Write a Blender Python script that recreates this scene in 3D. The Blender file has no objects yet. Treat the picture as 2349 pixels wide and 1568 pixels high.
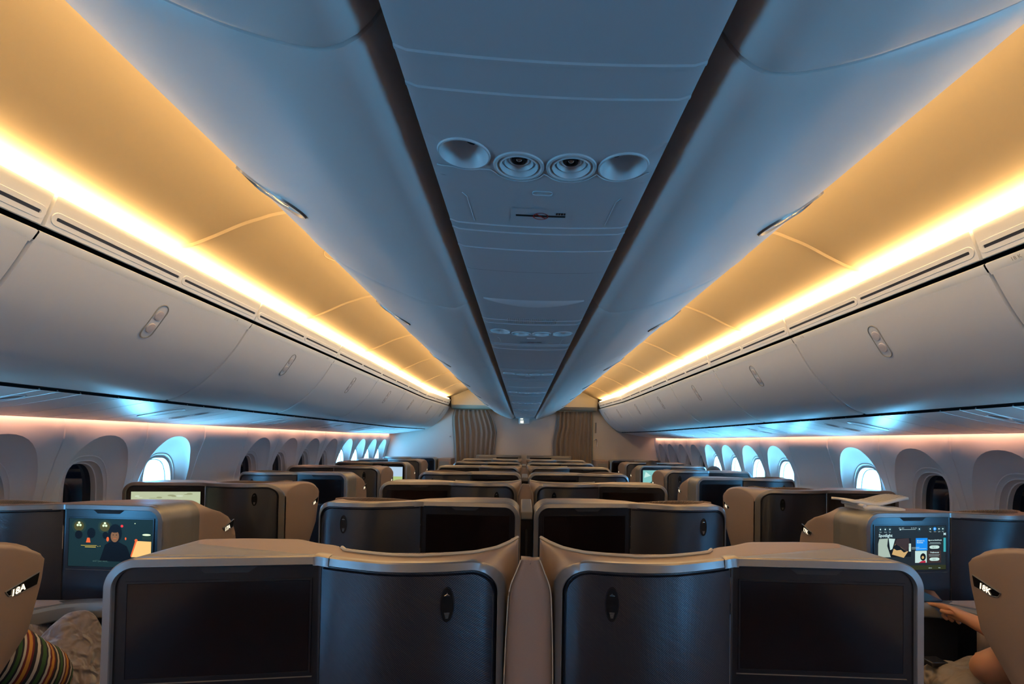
import bpy, bmesh, math, random
from mathutils import Vector, Matrix
random.seed(7)
C = bpy.context.scene.collection
SC = bpy.context.scene
PI = math.pi

# ---------------------------------------------------------------- camera
F_PX = 1162.8
yaw, pitch, roll = math.radians(-2.9082), math.radians(1.2240), math.radians(0.9434)
cy_, sy_ = math.cos(yaw), math.sin(yaw)
cp_, sp_ = math.cos(pitch), math.sin(pitch)
fwd = Vector((-sy_ * cp_, cy_ * cp_, sp_))
r0 = Vector((cy_, sy_, 0)); u0 = r0.cross(fwd)
rt = r0 * math.cos(roll) + u0 * math.sin(roll)
up = u0 * math.cos(roll) - r0 * math.sin(roll)
cam_d = bpy.data.cameras.new('camera'); cam = bpy.data.objects.new('camera', cam_d); C.objects.link(cam)
cam.matrix_world = Matrix(((rt.x, up.x, -fwd.x, -0.0239), (rt.y, up.y, -fwd.y, 0), (rt.z, up.z, -fwd.z, 1.55), (0, 0, 0, 1)))
cam_d.sensor_width = 36; cam_d.sensor_fit = 'HORIZONTAL'
cam_d.lens = F_PX * 36 / 2349
cam_d.shift_x = -84.53 / 2349; cam_d.shift_y = 203.76 / 2349
cam_d.clip_start = 0.02
SC.camera = cam

# ---------------------------------------------------------------- world, exposure
SKY_E = 125.0
W = bpy.data.worlds.new('daylight'); SC.world = W; W.use_nodes = True
bg = W.node_tree.nodes['Background']
_N = W.node_tree.nodes; _L = W.node_tree.links
_tc = _N.new('ShaderNodeTexCoord'); _sx = _N.new('ShaderNodeSeparateXYZ'); _L.new(_tc.outputs['Generated'], _sx.inputs[0])
_cr = _N.new('ShaderNodeValToRGB'); _e = _cr.color_ramp.elements           # sunlit cloud deck far below, deep blue above
_e[0].position = 0; _e[0].color = (.14, .48, .74, 1); _e[1].position = 1; _e[1].color = (.010, .07, .20, 1)
for _p, _c in ((.28, (.14, .48, .74, 1)), (.36, (.105, .39, .66, 1)), (.42, (.045, .17, .31, 1)), (.52, (.03, .12, .25, 1))):
    _q = _e.new(_p); _q.color = _c
_mr = _N.new('ShaderNodeMapRange'); _mr.inputs['From Min'].default_value = -1; _L.new(_sx.outputs['Z'], _mr.inputs['Value']); _L.new(_mr.outputs[0], _cr.inputs[0])
_L.new(_cr.outputs[0], bg.inputs[0]); bg.inputs[1].default_value = SKY_E
SC.view_settings.view_transform = 'Standard'; SC.view_settings.look = 'None'
SC.view_settings.exposure = 0.0; SC.view_settings.gamma = 1.0; SC.view_settings.use_curve_mapping = False
SC.cycles.max_bounces = 12; SC.cycles.diffuse_bounces = 6; SC.cycles.glossy_bounces = 4; SC.cycles.transparent_max_bounces = 8
SC.cycles.use_denoising = True; SC.cycles.sample_clamp_indirect = 8.0
STRIP_E = 26.0  # warm cove strips along the outer ceiling edges
BIN_FILL_E = 33.0       # added strips behind the centre bins, lighting the side bin tops
WALL_E = 24.0         # pink strips above the side walls

# ---------------------------------------------------------------- materials
def mat(name, col, rough=.5, metal=0., emis=None, es=1., spec=.5, coat=0., alpha=1., sheen=0.):
    m = bpy.data.materials.new(name); m.use_nodes = True
    b = m.node_tree.nodes['Principled BSDF']
    b.inputs['Base Color'].default_value = (*col, 1); b.inputs['Roughness'].default_value = rough
    b.inputs['Metallic'].default_value = metal; b.inputs['Specular IOR Level'].default_value = spec
    b.inputs['Coat Weight'].default_value = coat; b.inputs['Sheen Weight'].default_value = sheen
    if emis and spec == .5: b.inputs['Specular IOR Level'].default_value = .08
    if emis:
        b.inputs['Emission Color'].default_value = (*emis, 1); b.inputs['Emission Strength'].default_value = es
    return m
def nodes(m): return m.node_tree.nodes, m.node_tree.links, m.node_tree.nodes['Principled BSDF']
def add_noise_bump(m, scale=300, strength=.15, dist=.0006, var=.0):
    N, L, b = nodes(m)
    tc = N.new('ShaderNodeTexCoord'); n = N.new('ShaderNodeTexNoise'); n.inputs['Scale'].default_value = scale
    n.inputs['Detail'].default_value = 3
    L.new(tc.outputs['Object'], n.inputs['Vector'])
    bp = N.new('ShaderNodeBump'); bp.inputs['Strength'].default_value = strength; bp.inputs['Distance'].default_value = dist
    L.new(n.outputs['Fac'], bp.inputs['Height']); L.new(bp.outputs['Normal'], b.inputs['Normal'])
    if var:
        mx = N.new('ShaderNodeMixRGB'); mx.blend_type = 'MULTIPLY'; mx.inputs[0].default_value = 1
        cr = N.new('ShaderNodeMapRange'); cr.inputs['To Min'].default_value = 1 - var; cr.inputs['To Max'].default_value = 1 + var
        L.new(n.outputs['Fac'], cr.inputs['Value'])
        cmb = N.new('ShaderNodeCombineColor')
        for i in range(3): L.new(cr.outputs[0], cmb.inputs[i])
        mx.inputs[1].default_value = b.inputs['Base Color'].default_value; L.new(cmb.outputs[0], mx.inputs[2])
        L.new(mx.outputs[0], b.inputs['Base Color'])
def rib(m, ang=35, scale=330, strength=.5, dist=.0012):
    N, L, b = nodes(m)
    tc = N.new('ShaderNodeTexCoord'); mp = N.new('ShaderNodeMapping'); mp.inputs['Rotation'].default_value = (0, math.radians(ang), 0)
    w = N.new('ShaderNodeTexWave'); w.bands_direction = 'Z'; w.inputs['Scale'].default_value = scale / 6.2832 * 1.0
    L.new(tc.outputs['Object'], mp.inputs[0]); L.new(mp.outputs[0], w.inputs[0])
    bp = N.new('ShaderNodeBump'); bp.inputs['Strength'].default_value = strength; bp.inputs['Distance'].default_value = dist
    L.new(w.outputs['Fac'], bp.inputs['Height']); L.new(bp.outputs['Normal'], b.inputs['Normal'])
    return w

m_bin = mat('bin_plastic', (.60, .60, .60), .42); add_noise_bump(m_bin, 500, .08)
m_latch = mat('latch_plastic', (.40, .41, .40), .4)
m_dlatch = mat('grey_metal_latch', (.30, .31, .31), .3, .5)
m_cup = mat('latch_cup_plastic', (.26, .26, .24), .4)
m_latchp = mat('latch_paddle_plastic', (.50, .46, .46), .35)
m_lens = mat('smoky_lens', (.13, .10, .09), .25)
m_hair = mat('dark_hair', (.02, .012, .008), .6)
m_signlit = mat('lit_sign_squares', (0, 0, 0), .5, emis=(.9, .95, .75), es=2.0)
m_vent = mat('vent_plastic', (.76, .74, .68), .5)
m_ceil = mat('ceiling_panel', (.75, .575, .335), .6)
m_wall = mat('sidewall', (.72, .63, .60), .6); add_noise_bump(m_wall, 250, .1)
m_bulk = mat('bulkhead_laminate', (.44, .41, .385), .55); add_noise_bump(m_bulk, 200, .2)
m_psu = mat('service_panel', (.60, .63, .66), .34)
m_chan = mat('channel_panel', (.42, .44, .47), .42)
m_psul = mat('service_ridge', (.48, .52, .55), .35)
m_black = mat('black_gap', (.008, .009, .012), .7)
m_slot = mat('vent_slot_grille', (.012, .014, .022), .5)
m_dark = mat('dark_plastic', (.012, .012, .014), .38); add_noise_bump(m_dark, 900, .1)
m_house = mat('monitor_housing_black', (.009, .009, .011), .27, spec=.45)
m_screen = mat('screen_off', (.006, .004, .004), .12)
m_trim = mat('silver_trim', (.22, .21, .20), .30, .6); add_noise_bump(m_trim, 900, .06)
m_silver = mat('champagne_side', (.20, .19, .17), .42, .35); add_noise_bump(m_silver, 900, .08)
m_tan = mat('taupe_shell', (.24, .175, .142), .45, 0); add_noise_bump(m_tan, 700, .12, var=.10)
m_cream = mat('cream_edge', (.42, .38, .30), .5)
m_panel = mat('navy_woven_panel', (.007, .008, .013), .29, .0, spec=.75); rib(m_panel, -38, 610, .42, .0008)
m_brown = mat('brown_quilted_fabric', (.13, .07, .035), .95, sheen=.3)
_w = rib(m_brown, 45, 420, .9, .004)
m_seat = mat('dark_seat_fabric', (.055, .045, .045), .9)
m_carpet = mat('carpet', (.045, .04, .05), .95); add_noise_bump(m_carpet, 400, .5, .003, .3)
m_chrome = mat('chrome', (.75, .75, .75), .12, 1)
m_curt = mat('grey_brown_curtain', (.145, .115, .095), .9, sheen=.4); add_noise_bump(m_curt, 300, .2)
m_numb = mat('lit_number', (0, 0, 0), .5, emis=(1, .80, .55), es=1.9)
m_signb = mat('sign_black', (.006, .006, .006), .2)
m_warm = mat('warm_light_strip', (0, 0, 0), .5, emis=(1, .66, .31), es=STRIP_E)
m_binfill = mat('added_bin_fill', (0, 0, 0), .5, emis=(1, .66, .31), es=BIN_FILL_E)
m_pink = mat('pink_light_strip', (0, 0, 0), .5, emis=(1, .50, .30), es=WALL_E)
m_print = mat('grey_print', (.20, .19, .17), .6)
m_skin = mat('skin', (.50, .235, .125), .55); N_, L_, b_ = nodes(m_skin); b_.inputs['Subsurface Weight'].default_value = .12
m_nail = mat('fingernail', (.62, .34, .24), .35)
m_purple = mat('violet_cotton', (.045, .02, .16), .85)
m_khaki = mat('khaki_cloth', (.25, .20, .15), .9); add_noise_bump(m_khaki, 500, .3)
m_blanket = mat('grey_fleece', (.22, .18, .175), .95, sheen=.5); add_noise_bump(m_blanket, 160, .5, .004)
def folds(m, scale, dist):
    N, L, b = nodes(m); tc = N.new('ShaderNodeTexCoord'); n = N.new('ShaderNodeTexNoise'); n.inputs['Scale'].default_value = scale; n.inputs['Detail'].default_value = 1.5; n.inputs['Distortion'].default_value = .5
    bp = N.new('ShaderNodeBump'); bp.inputs['Strength'].default_value = .9; bp.inputs['Distance'].default_value = dist
    L.new(tc.outputs['Object'], n.inputs['Vector']); L.new(n.outputs['Fac'], bp.inputs['Height']); L.new(bp.outputs['Normal'], b.inputs['Normal'])
folds(m_blanket, 20, .07); folds(m_khaki, 15, .07)
m_paper = mat('newsprint', (.60, .57, .51), .8)
m_ink = mat('newsprint_ink', (.16, .155, .15), .8)
m_label = mat('cream_label', (.50, .43, .33), .6)
m_red = mat('red_ring', (.35, .02, .02), .5)
m_gal = mat('galley_lamp', (0, 0, 0), .5, emis=(.85, 1, .75), es=4.0)

def striped():
    m = mat('striped_knit', (.5, .5, .5), .9); N, L, b = nodes(m)
    tc = N.new('ShaderNodeTexCoord'); sx = N.new('ShaderNodeSeparateXYZ'); L.new(tc.outputs['UV'], sx.inputs[0])
    mu = N.new('ShaderNodeMath'); mu.operation = 'MULTIPLY'; mu.inputs[1].default_value = 6.0; L.new(sx.outputs['X'], mu.inputs[0])
    fr = N.new('ShaderNodeMath'); fr.operation = 'FRACT'; L.new(mu.outputs[0], fr.inputs[0])
    cr = N.new('ShaderNodeValToRGB'); cr.color_ramp.interpolation = 'CONSTANT'
    cols = [(0, (.012, .014, .02)), (.12, (.5, .45, .38)), (.24, (.012, .012, .02)), (.34, (.035, .10, .03)), (.50, (.012, .012, .02)),
            (.58, (.5, .45, .38)), (.68, (.13, .015, .02)), (.78, (.50, .23, .04)), (.92, (.13, .015, .02))]
    e = cr.color_ramp.elements; e[0].position = 0; e[0].color = (*cols[0][1], 1); e[1].position = cols[1][0]; e[1].color = (*cols[1][1], 1)
    for p, c in cols[2:]:
        q = e.new(p); q.color = (*c, 1)
    L.new(fr.outputs[0], cr.inputs[0]); L.new(cr.outputs[0], b.inputs['Base Color'])
    return m
m_stripe = striped()

def glass_clear():
    m = bpy.data.materials.new('clear_window_glass'); m.use_nodes = True; N = m.node_tree.nodes; L = m.node_tree.links; N.clear()
    o = N.new('ShaderNodeOutputMaterial'); t = N.new('ShaderNodeBsdfTransparent'); t.inputs[0].default_value = (.93, .98, 1, 1)
    g = N.new('ShaderNodeBsdfGlossy'); g.inputs['Roughness'].default_value = .03; x = N.new('ShaderNodeMixShader'); x.inputs[0].default_value = .06
    L.new(t.outputs[0], x.inputs[1]); L.new(g.outputs[0], x.inputs[2]); L.new(x.outputs[0], o.inputs[0]); return m
m_glass = glass_clear()
m_glassdark = mat('dimmed_window_glass', (.006, .009, .018), .04)
def emi(name, col, s=1.): return mat(name, (0, 0, 0), .4, emis=col, es=s)

# ---------------------------------------------------------------- mesh builder
def crom(pts, n=6):
    out = []
    P = [pts[0]] + list(pts) + [pts[-1]]
    for i in range(1, len(P) - 2):
        for k in range(n):
            t = k / n
            out.append(tuple(.5 * ((2 * P[i][j]) + (-P[i-1][j] + P[i+1][j]) * t + (2 * P[i-1][j] - 5 * P[i][j] + 4 * P[i+1][j] - P[i+2][j]) * t * t
                        + (-P[i-1][j] + 3 * P[i][j] - 3 * P[i+1][j] + P[i+2][j]) * t ** 3) for j in range(len(pts[0]))))
    out.append(tuple(pts[-1])); return out
def interp(tab, x):
    if x <= tab[0][0]: return tab[0][1]
    for (a, va), (b, vb) in zip(tab, tab[1:]):
        if x <= b: return va + (vb - va) * (x - a) / (b - a)
    return tab[-1][1]

class M:
    def __init__(s, flip=False): s.v = []; s.f = []; s.mi = []; s.flip = flip; s.uv = {}
    def pt(s, p): s.v.append(tuple(p)); return len(s.v) - 1
    def face(s, idx, mi=0):
        idx = list(idx)
        if s.flip: idx.reverse()
        s.f.append(idx); s.mi.append(mi)
    def loft(s, rows, closed=False, mi=0, cap0=False, cap1=False):
        n = len(rows[0]); base = len(s.v)
        for r in rows:
            for p in r: s.v.append(tuple(p))
        for i in range(len(rows) - 1):
            for j in range(n if closed else n - 1):
                a = base + i * n + j; b = base + i * n + (j + 1) % n
                s.face((a, b, b + n, a + n), mi)
        if cap0: s.face([base + j for j in range(n)][::-1], mi)
        if cap1: s.face([base + (len(rows) - 1) * n + j for j in range(n)], mi)
    def box(s, a, b, mi=0):
        x0, y0, z0 = a; x1, y1, z1 = b; k = len(s.v)
        s.v += [(x0, y0, z0), (x1, y0, z0), (x1, y1, z0), (x0, y1, z0), (x0, y0, z1), (x1, y0, z1), (x1, y1, z1), (x0, y1, z1)]
        for q in ((3, 2, 1, 0), (4, 5, 6, 7), (0, 1, 5, 4), (1, 2, 6, 5), (2, 3, 7, 6), (3, 0, 4, 7)): s.face([k + i for i in q], mi)
    def poly(s, pts, mi=0):
        k = len(s.v); s.v += [tuple(p) for p in pts]; s.face(range(k, k + len(pts)), mi)
    def prism(s, pts, off, mi=0):
        n = len(pts); k = len(s.v); o = Vector(off)
        s.v += [tuple(p) for p in pts] + [tuple(Vector(p) + o) for p in pts]
        s.face(list(range(k, k + n))[::-1], mi); s.face(range(k + n, k + 2 * n), mi)
        for j in range(n): s.face((k + j, k + (j + 1) % n, k + n + (j + 1) % n, k + n + j), mi)
    def tube(s, path, r, n=8, mi=0, caps=True):
        path = [Vector(p) for p in path]; rows = []
        for i, p in enumerate(path):
            t = (path[min(i + 1, len(path) - 1)] - path[max(i - 1, 0)]).normalized()
            a = t.cross(Vector((0, 0, 1)));
            if a.length < .1: a = t.cross(Vector((1, 0, 0)))
            a.normalize(); b = t.cross(a); rr = r[i] if isinstance(r, (list, tuple)) else r
            rows.append([p + a * rr * math.cos(2 * PI * k / n) + b * rr * math.sin(2 * PI * k / n) for k in range(n)])
        s.loft(rows, True, mi, caps, caps)
    def text(s, txt, o, xd, yd, size, mi=0, lift=0, bold=0.0):
        cu = bpy.data.curves.new('t', 'FONT'); cu.body = txt; cu.size = size; cu.offset = bold; cu.resolution_u = 2
        ob = bpy.data.objects.new('t', cu); C.objects.link(ob)
        dg = bpy.context.evaluated_depsgraph_get(); me = ob.evaluated_get(dg).to_mesh()
        xd = Vector(xd).normalized(); yd = Vector(yd).normalized(); o = Vector(o); nn = xd.cross(yd)
        k = len(s.v)
        for v in me.vertices: s.v.append(tuple(o + xd * v.co.x + yd * v.co.y + nn * lift))
        for p in me.polygons: s.f.append([k + i for i in p.vertices]); s.mi.append(mi)
        ob.evaluated_get(dg).to_mesh_clear(); bpy.data.objects.remove(ob); bpy.data.curves.remove(cu)
    def build(s, name, mats, parent=None, smooth=35, solid=0, bevel=0, subd=0, offs=-1):
        me = bpy.data.meshes.new(name); me.from_pydata(s.v, [], s.f); me.update()
        if not isinstance(mats, (list, tuple)): mats = [mats]
        for m in mats: me.materials.append(m)
        if len(mats) > 1: me.polygons.foreach_set('material_index', s.mi)
        if smooth is not None:
            me.polygons.foreach_set('use_smooth', [True] * len(me.polygons)); me.set_sharp_from_angle(angle=math.radians(smooth))
        o = bpy.data.objects.new(name, me); C.objects.link(o)
        if parent:
            o.parent = parent
            o.matrix_parent_inverse = Matrix.Translation(-parent_loc(parent))
        if solid:
            q = o.modifiers.new('solid', 'SOLIDIFY'); q.thickness = solid; q.offset = offs
        if bevel:
            q = o.modifiers.new('bevel', 'BEVEL'); q.width = bevel; q.segments = 2; q.limit_method = 'ANGLE'; q.angle_limit = math.radians(50)
        if subd:
            q = o.modifiers.new('sub', 'SUBSURF'); q.levels = subd; q.render_levels = subd
        return o
def parent_loc(p):
    return p.location.copy() if p.type == 'EMPTY' else Vector((0, 0, 0))      # part meshes already sit in world coordinates
def thing(name, loc, label, cat, group=None):
    o = bpy.data.objects.new(name, None); C.objects.link(o); o.location = loc; o.empty_display_size = .05
    tag(o, label, cat, group); return o
def tag(o, label, cat, group=None, kind=None):
    o['label'] = label; o['category'] = cat
    if group: o['group'] = group
    if kind: o['kind'] = kind
    return o
def struct(o): o['kind'] = 'structure'; return o
ORD = ['nearest', 'second', 'third', 'fourth', 'fifth', 'sixth', 'seventh', 'eighth', 'ninth', 'tenth', 'eleventh', 'twelfth']
def near(k): return 'nearest the camera' if k == 0 else ORD[k] + ' from the camera'
def row_near(k): return 'nearest row' if k == 0 else ORD[k] + ' row from the camera'
def sup(cx, cz, hx, hz, n, ex=2.0):
    out = []
    for k in range(n):
        a = 2 * PI * k / n; c, s_ = math.cos(a), math.sin(a)
        out.append((cx + hx * math.copysign(abs(c) ** (2 / ex), c), cz + hz * math.copysign(abs(s_) ** (2 / ex), s_)))
    return out
def stadium(c, d, hl, r, n=8):          # long axis along first coordinate
    out = []
    for k in range(n + 1): a = -PI / 2 + PI * k / n; out.append((c + hl - r + r * math.cos(a), d + r * math.sin(a)))
    for k in range(n + 1): a = PI / 2 + PI * k / n; out.append((c - hl + r + r * math.cos(a), d + r * math.sin(a)))
    return out

YB, YE = -3.6, 9.7            # cabin back and front ends
def tap(Y): return .05 * max(0, Y - 7.7)
def lif(Y): return .010 * max(0, Y - 7.7)
PB = 1.2192; ZB = 1.6081
side = {-1: 'left', 1: 'right'}

# ---------------------------------------------------------------- floor, back wall
m = M(); m.loft([[(-2.85, YB, 0), (2.85, YB, 0)], [(-2.85, YE + .95, 0), (2.85, YE + .95, 0)]]); m.flip = True
struct(m.build('floor', m_carpet, solid=.05))
m = M(); m.box((-2.85, YB - .06, 0), (2.85, YB, 2.7)); struct(m.build('wall_back', m_bulk))

# ---------------------------------------------------------------- ceiling
cpro = crom([(1.506, 2.288), (1.505, 2.304), (1.496, 2.319), (1.476, 2.329), (1.448, 2.334), (1.392, 2.352), (1.311, 2.388), (1.21, 2.437), (1.132, 2.466), (1.065, 2.488), (.93, 2.512), (.72, 2.53), (0, 2.54)], 4)
full = [(-x, z) for x, z in cpro] + [(x, z) for x, z in reversed(cpro[:-1])]
ys = [YB]; seam = [2.163 + PB * k for k in range(-4, 6)]
for q in seam: ys += [q - .012, q - .004, q + .004, q + .012]
ys.append(9.45)
rows = []
for y in ys:
    d = .009 if any(abs(abs(y - q) - .004) < .0005 for q in seam) else 0
    rows.append([(math.copysign(abs(x) - tap(y), x) if abs(x) > .3 else x, y, z - d + lif(y)) for x, z in full])
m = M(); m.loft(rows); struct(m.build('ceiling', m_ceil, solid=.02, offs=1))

# ---------------------------------------------------------------- warm light strips (cove, and added bin fill)
def segs(y0, y1, n): return [y0 + (y1 - y0) * i / n for i in range(n + 1)]
for s in (-1, 1):
    m = M()
    m.loft([[(s * (x - tap(y)), y, z + lif(y)) for y in segs(YB, 9.25, 12)] for x, z in ((1.4540, 2.2825), (1.4470, 2.2905), (1.4560, 2.2935), (1.4900, 2.2935))])
    o = m.build('light_strip', m_warm)
    tag(o, 'glowing warm yellow light strip along the outer edge of the %s ceiling' % side[s], 'light strip', 'warm cove strips')
    m = M()
    m.loft([[(s * (.925 - tap(y)), y, 2.462 + lif(y)) for y in segs(YB, 9.2, 6)], [(s * (.942 - tap(y)), y, 2.480 + lif(y)) for y in segs(YB, 9.2, 6)]])
    o = m.build('light_strip', m_binfill)  # added lamp, out of view, so the side bins fade from cream to grey
    tag(o, 'added warm fill strip under the %s ceiling, unseen behind the middle overhead bins' % side[s], 'light strip', 'added bin fill strips')
    m = M()
    m.loft([[(s * 2.480, y, 1.668) for y in (YB, 9.6)], [(s * 2.506, y, 1.668) for y in (YB, 9.6)]])
    o = m.build('wall_light_strip', m_pink)
    tag(o, 'pinkish orange light strip along the top of the %s side wall' % side[s], 'light strip', 'side wall wash strips')
    # backing shell behind bins so that the cabin is closed
    m = M(); m.loft([[(s * 2.80, y, 0) for y in (YB, YE)], [(s * 2.80, y, 1.9) for y in (YB, YE)], [(s * 2.2, y, 2.5) for y in (YB, YE)], [(s * 1.4, y, 2.72) for y in (YB, YE)]])
    m.v = m.v  # fuselage skin is built with the walls below

# ---------------------------------------------------------------- side overhead bins
dpro = crom([(1.523, 2.139), (1.571, 2.056), (1.63, 1.970), (1.694, 1.899), (1.768, 1.830), (1.832, 1.784), (1.880, 1.758), (1.942, 1.737)], 4)
dl = [0]
for a, b in zip(dpro, dpro[1:]): dl.append(dl[-1] + math.hypot(a[0] - b[0], a[1] - b[1]))
def door_pt(s, t, y, n=0):        # t metres down from the top, n outward into the cabin
    for i in range(len(dpro) - 1):
        if t <= dl[i + 1] or i == len(dpro) - 2:
            f = (t - dl[i]) / (dl[i + 1] - dl[i]); a, b = dpro[i], dpro[i + 1]
            x = a[0] + (b[0] - a[0]) * f; z = a[1] + (b[1] - a[1]) * f
            nx, nz = (b[1] - a[1]), -(b[0] - a[0]); q = math.hypot(nx, nz); nx /= q; nz /= q
            return (s * (x + nx * n - tap(y)), y, z + nz * n + lif(y))
vA, vB = (1.496, 2.180), (1.456, 2.281)
def vent_pt(s, w, y, n=0):       # w metres up from lower edge
    L = .1086; f = w / L; x = vA[0] + (vB[0] - vA[0]) * f; z = vA[1] + (vB[1] - vA[1]) * f
    return (s * (x - .93 * n - tap(y)), y, z - .37 * n + lif(y))
def ring(m, loops, fn, closed=True, mi=0, cap=False, capmi=None):
    rows = [[fn(a, b, n) for a, b in lp] for lp, n in loops]
    m.loft(rows, closed, mi)
    if cap: m.poly(rows[-1], mi if capmi is None else capmi)
edges = [YB] + [ZB + PB * k for k in range(-1, 7)] + [9.66]
for s in (-1, 1):
    for k in range(len(edges) - 1):
        y0, y1 = edges[k] + .003, edges[k + 1] - .003
        kk = k - 2     # 0 is the first fully seen door
        row = 17 - kk
        vis = kk >= -1
        nm = ('%s bin' % ORD[kk + 1]) if vis else 'rear'
        t = thing('overhead_bin', (s * 1.9, (y0 + y1) / 2, 1.737),
                  ('curved overhead bin on the %s wall, %s' % (side[s], near(kk + 1))) if vis
                  else 'run of curved overhead bins on the %s wall, behind the camera' % side[s], 'overhead bin', 'overhead bins along the side walls')
        m = M()
        T = [dl[-1] * i / 28 for i in range(29)]
        ysd = [y0, y0, y0 + .004, y0 + .012, y0 + .03] + segs(y0 + .06, y1 - .06, 5) + [y1 - .03, y1 - .012, y1 - .004, y1, y1]
        nn = [-.05, -.012, -.004, -.001, 0] + [0] * 6 + [0, -.001, -.004, -.012, -.05]
        m.loft([[door_pt(s, a, y, n) for a in T] for y, n in zip(ysd, nn)])
        m.build('door', m_bin, t)
        m = M()   # lip above the door
        lp = [(1.530, 2.132), (1.521, 2.142), (1.509, 2.160), (1.507, 2.165), (1.512, 2.170), (1.56, 2.174)]
        m.loft([[(s * (x - tap(y)), y, z + lif(y)) for x, z in lp] for y in segs(y0, y1, 4)])
        m.build('lip', m_vent, t)
        m = M()   # dark channel behind the lip and body behind the door
        m.loft([[(s * (x - tap(y)), y, z + lif(y)) for x, z in [(1.56, 2.10), (1.56, 2.19), (2.4, 2.19), (2.5, 1.79), (2.0, 1.79), (1.92, 1.80)]] for y in segs(edges[k], edges[k + 1], 3)])
        m.build('bin_box', m_black, t)
        yc = (y0 + y1) / 2
        if vis:
            fn = lambda a, b, n: door_pt(s, a, b, n)
            l = bpy.data.objects
            m = M(); tc = .128
            ring(m, [(stadium(tc, yc, .086, .033), 0.0005), (stadium(tc, yc, .084, .031), .0032), (stadium(tc, yc, .081, .028), .0026), (stadium(tc, yc, .079, .0265), -.004),
                     (stadium(tc, yc, .074, .022), -.030)], fn, cap=True)
            lt = m.build('latch', m_cup, t)
            m = M(); ring(m, [(stadium(tc, yc, .050, .0262), -.022), (stadium(tc, yc, .050, .0262), -.002), (stadium(tc, yc, .047, .024), 0), (stadium(tc, yc, .030, .012), -.0015)], fn, cap=True)
            m.build('latch_bridge', m_latch, lt)
            for sg in (-1, 1):
                m = M(); c0 = tc + sg * .031
                lo = []
                for q, n in ((.026, -.008), (.026, .0015), (.0235, .0042), (.012, .0052)):
                    lo.append(([(c0 + q * .9 * math.cos(2 * PI * i / 20), yc + q * .9 * math.sin(2 * PI * i / 20)) for i in range(20)], n))
                ring(m, lo, fn, cap=True)
                m.build('latch_paddle', m_latchp, lt)
            m = M(); lx, lz = 1.5135, 2.150
            dirn = Vector((0, -s, 0)) if s > 0 else Vector((0, 1, 0))
            if row >= 11:
                xx = (s * (1.5115 - tap(y1 - .15)), (y1 - .09) if s > 0 else (y1 - .17), 2.1465 + lif(y1 - .15))
                m.text('%d %s' % (row, 'A' if s < 0 else 'K'), xx, (0, -1 if s > 0 else 1, 0), (-s * .55, 0, .84), .018, lift=.0022)
                m.build('row_number', m_print, t, smooth=None)

# ---------------------------------------------------------------- air grille panels above the bins
ve = [YB] + [ZB + PB * k for k in range(-1, 7)] + [9.45]
for s in (-1, 1):
    for k in range(len(ve) - 1):
        y0, y1 = ve[k] + .002, ve[k + 1] - .002; kk = k - 2; vis = kk >= -1
        t = thing('air_return_panel', (s * 1.48, (y0 + y1) / 2, 2.18), ('cream slotted grille panel under the %s light strip, %s' % (side[s], near(kk + 1))) if vis
                  else 'cream panel under the %s light strip, behind the camera' % side[s], 'air grille', 'air grille panels')
        m = M()
        pr = [(.004, -.04), (.001, -.010), (.0, -.004), (.003, 0)] + [(.02 + .0137 * i, 0) for i in range(6)] + [(.104, 0), (.1086, -.002), (.1086, -.05)]
        yy = [y0, y0, y0 + .004, y0 + .012] + segs(y0 + .1, y1 - .1, 3) + [y1 - .012, y1 - .004, y1, y1]
        dd = [-.03, -.010, -.002, 0] + [0] * 4 + [0, -.002, -.010, -.03]
        m.loft([[vent_pt(s, w, y, n + d) for w, n in pr] for y, d in zip(yy, dd)])
        pn = m.build('panel', m_vent, t)
        if vis:
            ne = 2
            for e in range(ne):
                a = y0 + .024 + e * (y1 - y0 - .02) / 2; b = y0 + (e + 1) * (y1 - y0) / 2 - .022
                if b - a < .1: continue
                fn = lambda y, w, n: vent_pt(s, w, y, n)
                c = (a + b) / 2; h = (b - a) / 2
                m = M()
                ring(m, [(stadium(c, .038, h + .016, .0215), 0), (stadium(c, .038, h + .015, .0205), .0022), (stadium(c, .038, h + .0, .0055), .0022), (stadium(c, .038, h - .0005, .005), -.003)], fn)
                gz = m.build('grille_bezel', m_vent, t)
                m = M(); m.loft([[fn(y, .038 - .0052, .0006) for y in (a + .003, b - .003)], [fn(y, .038 + .0052, .0006) for y in (a + .003, b - .003)]])
                m.build('slot', m_slot, t, smooth=None)

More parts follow.
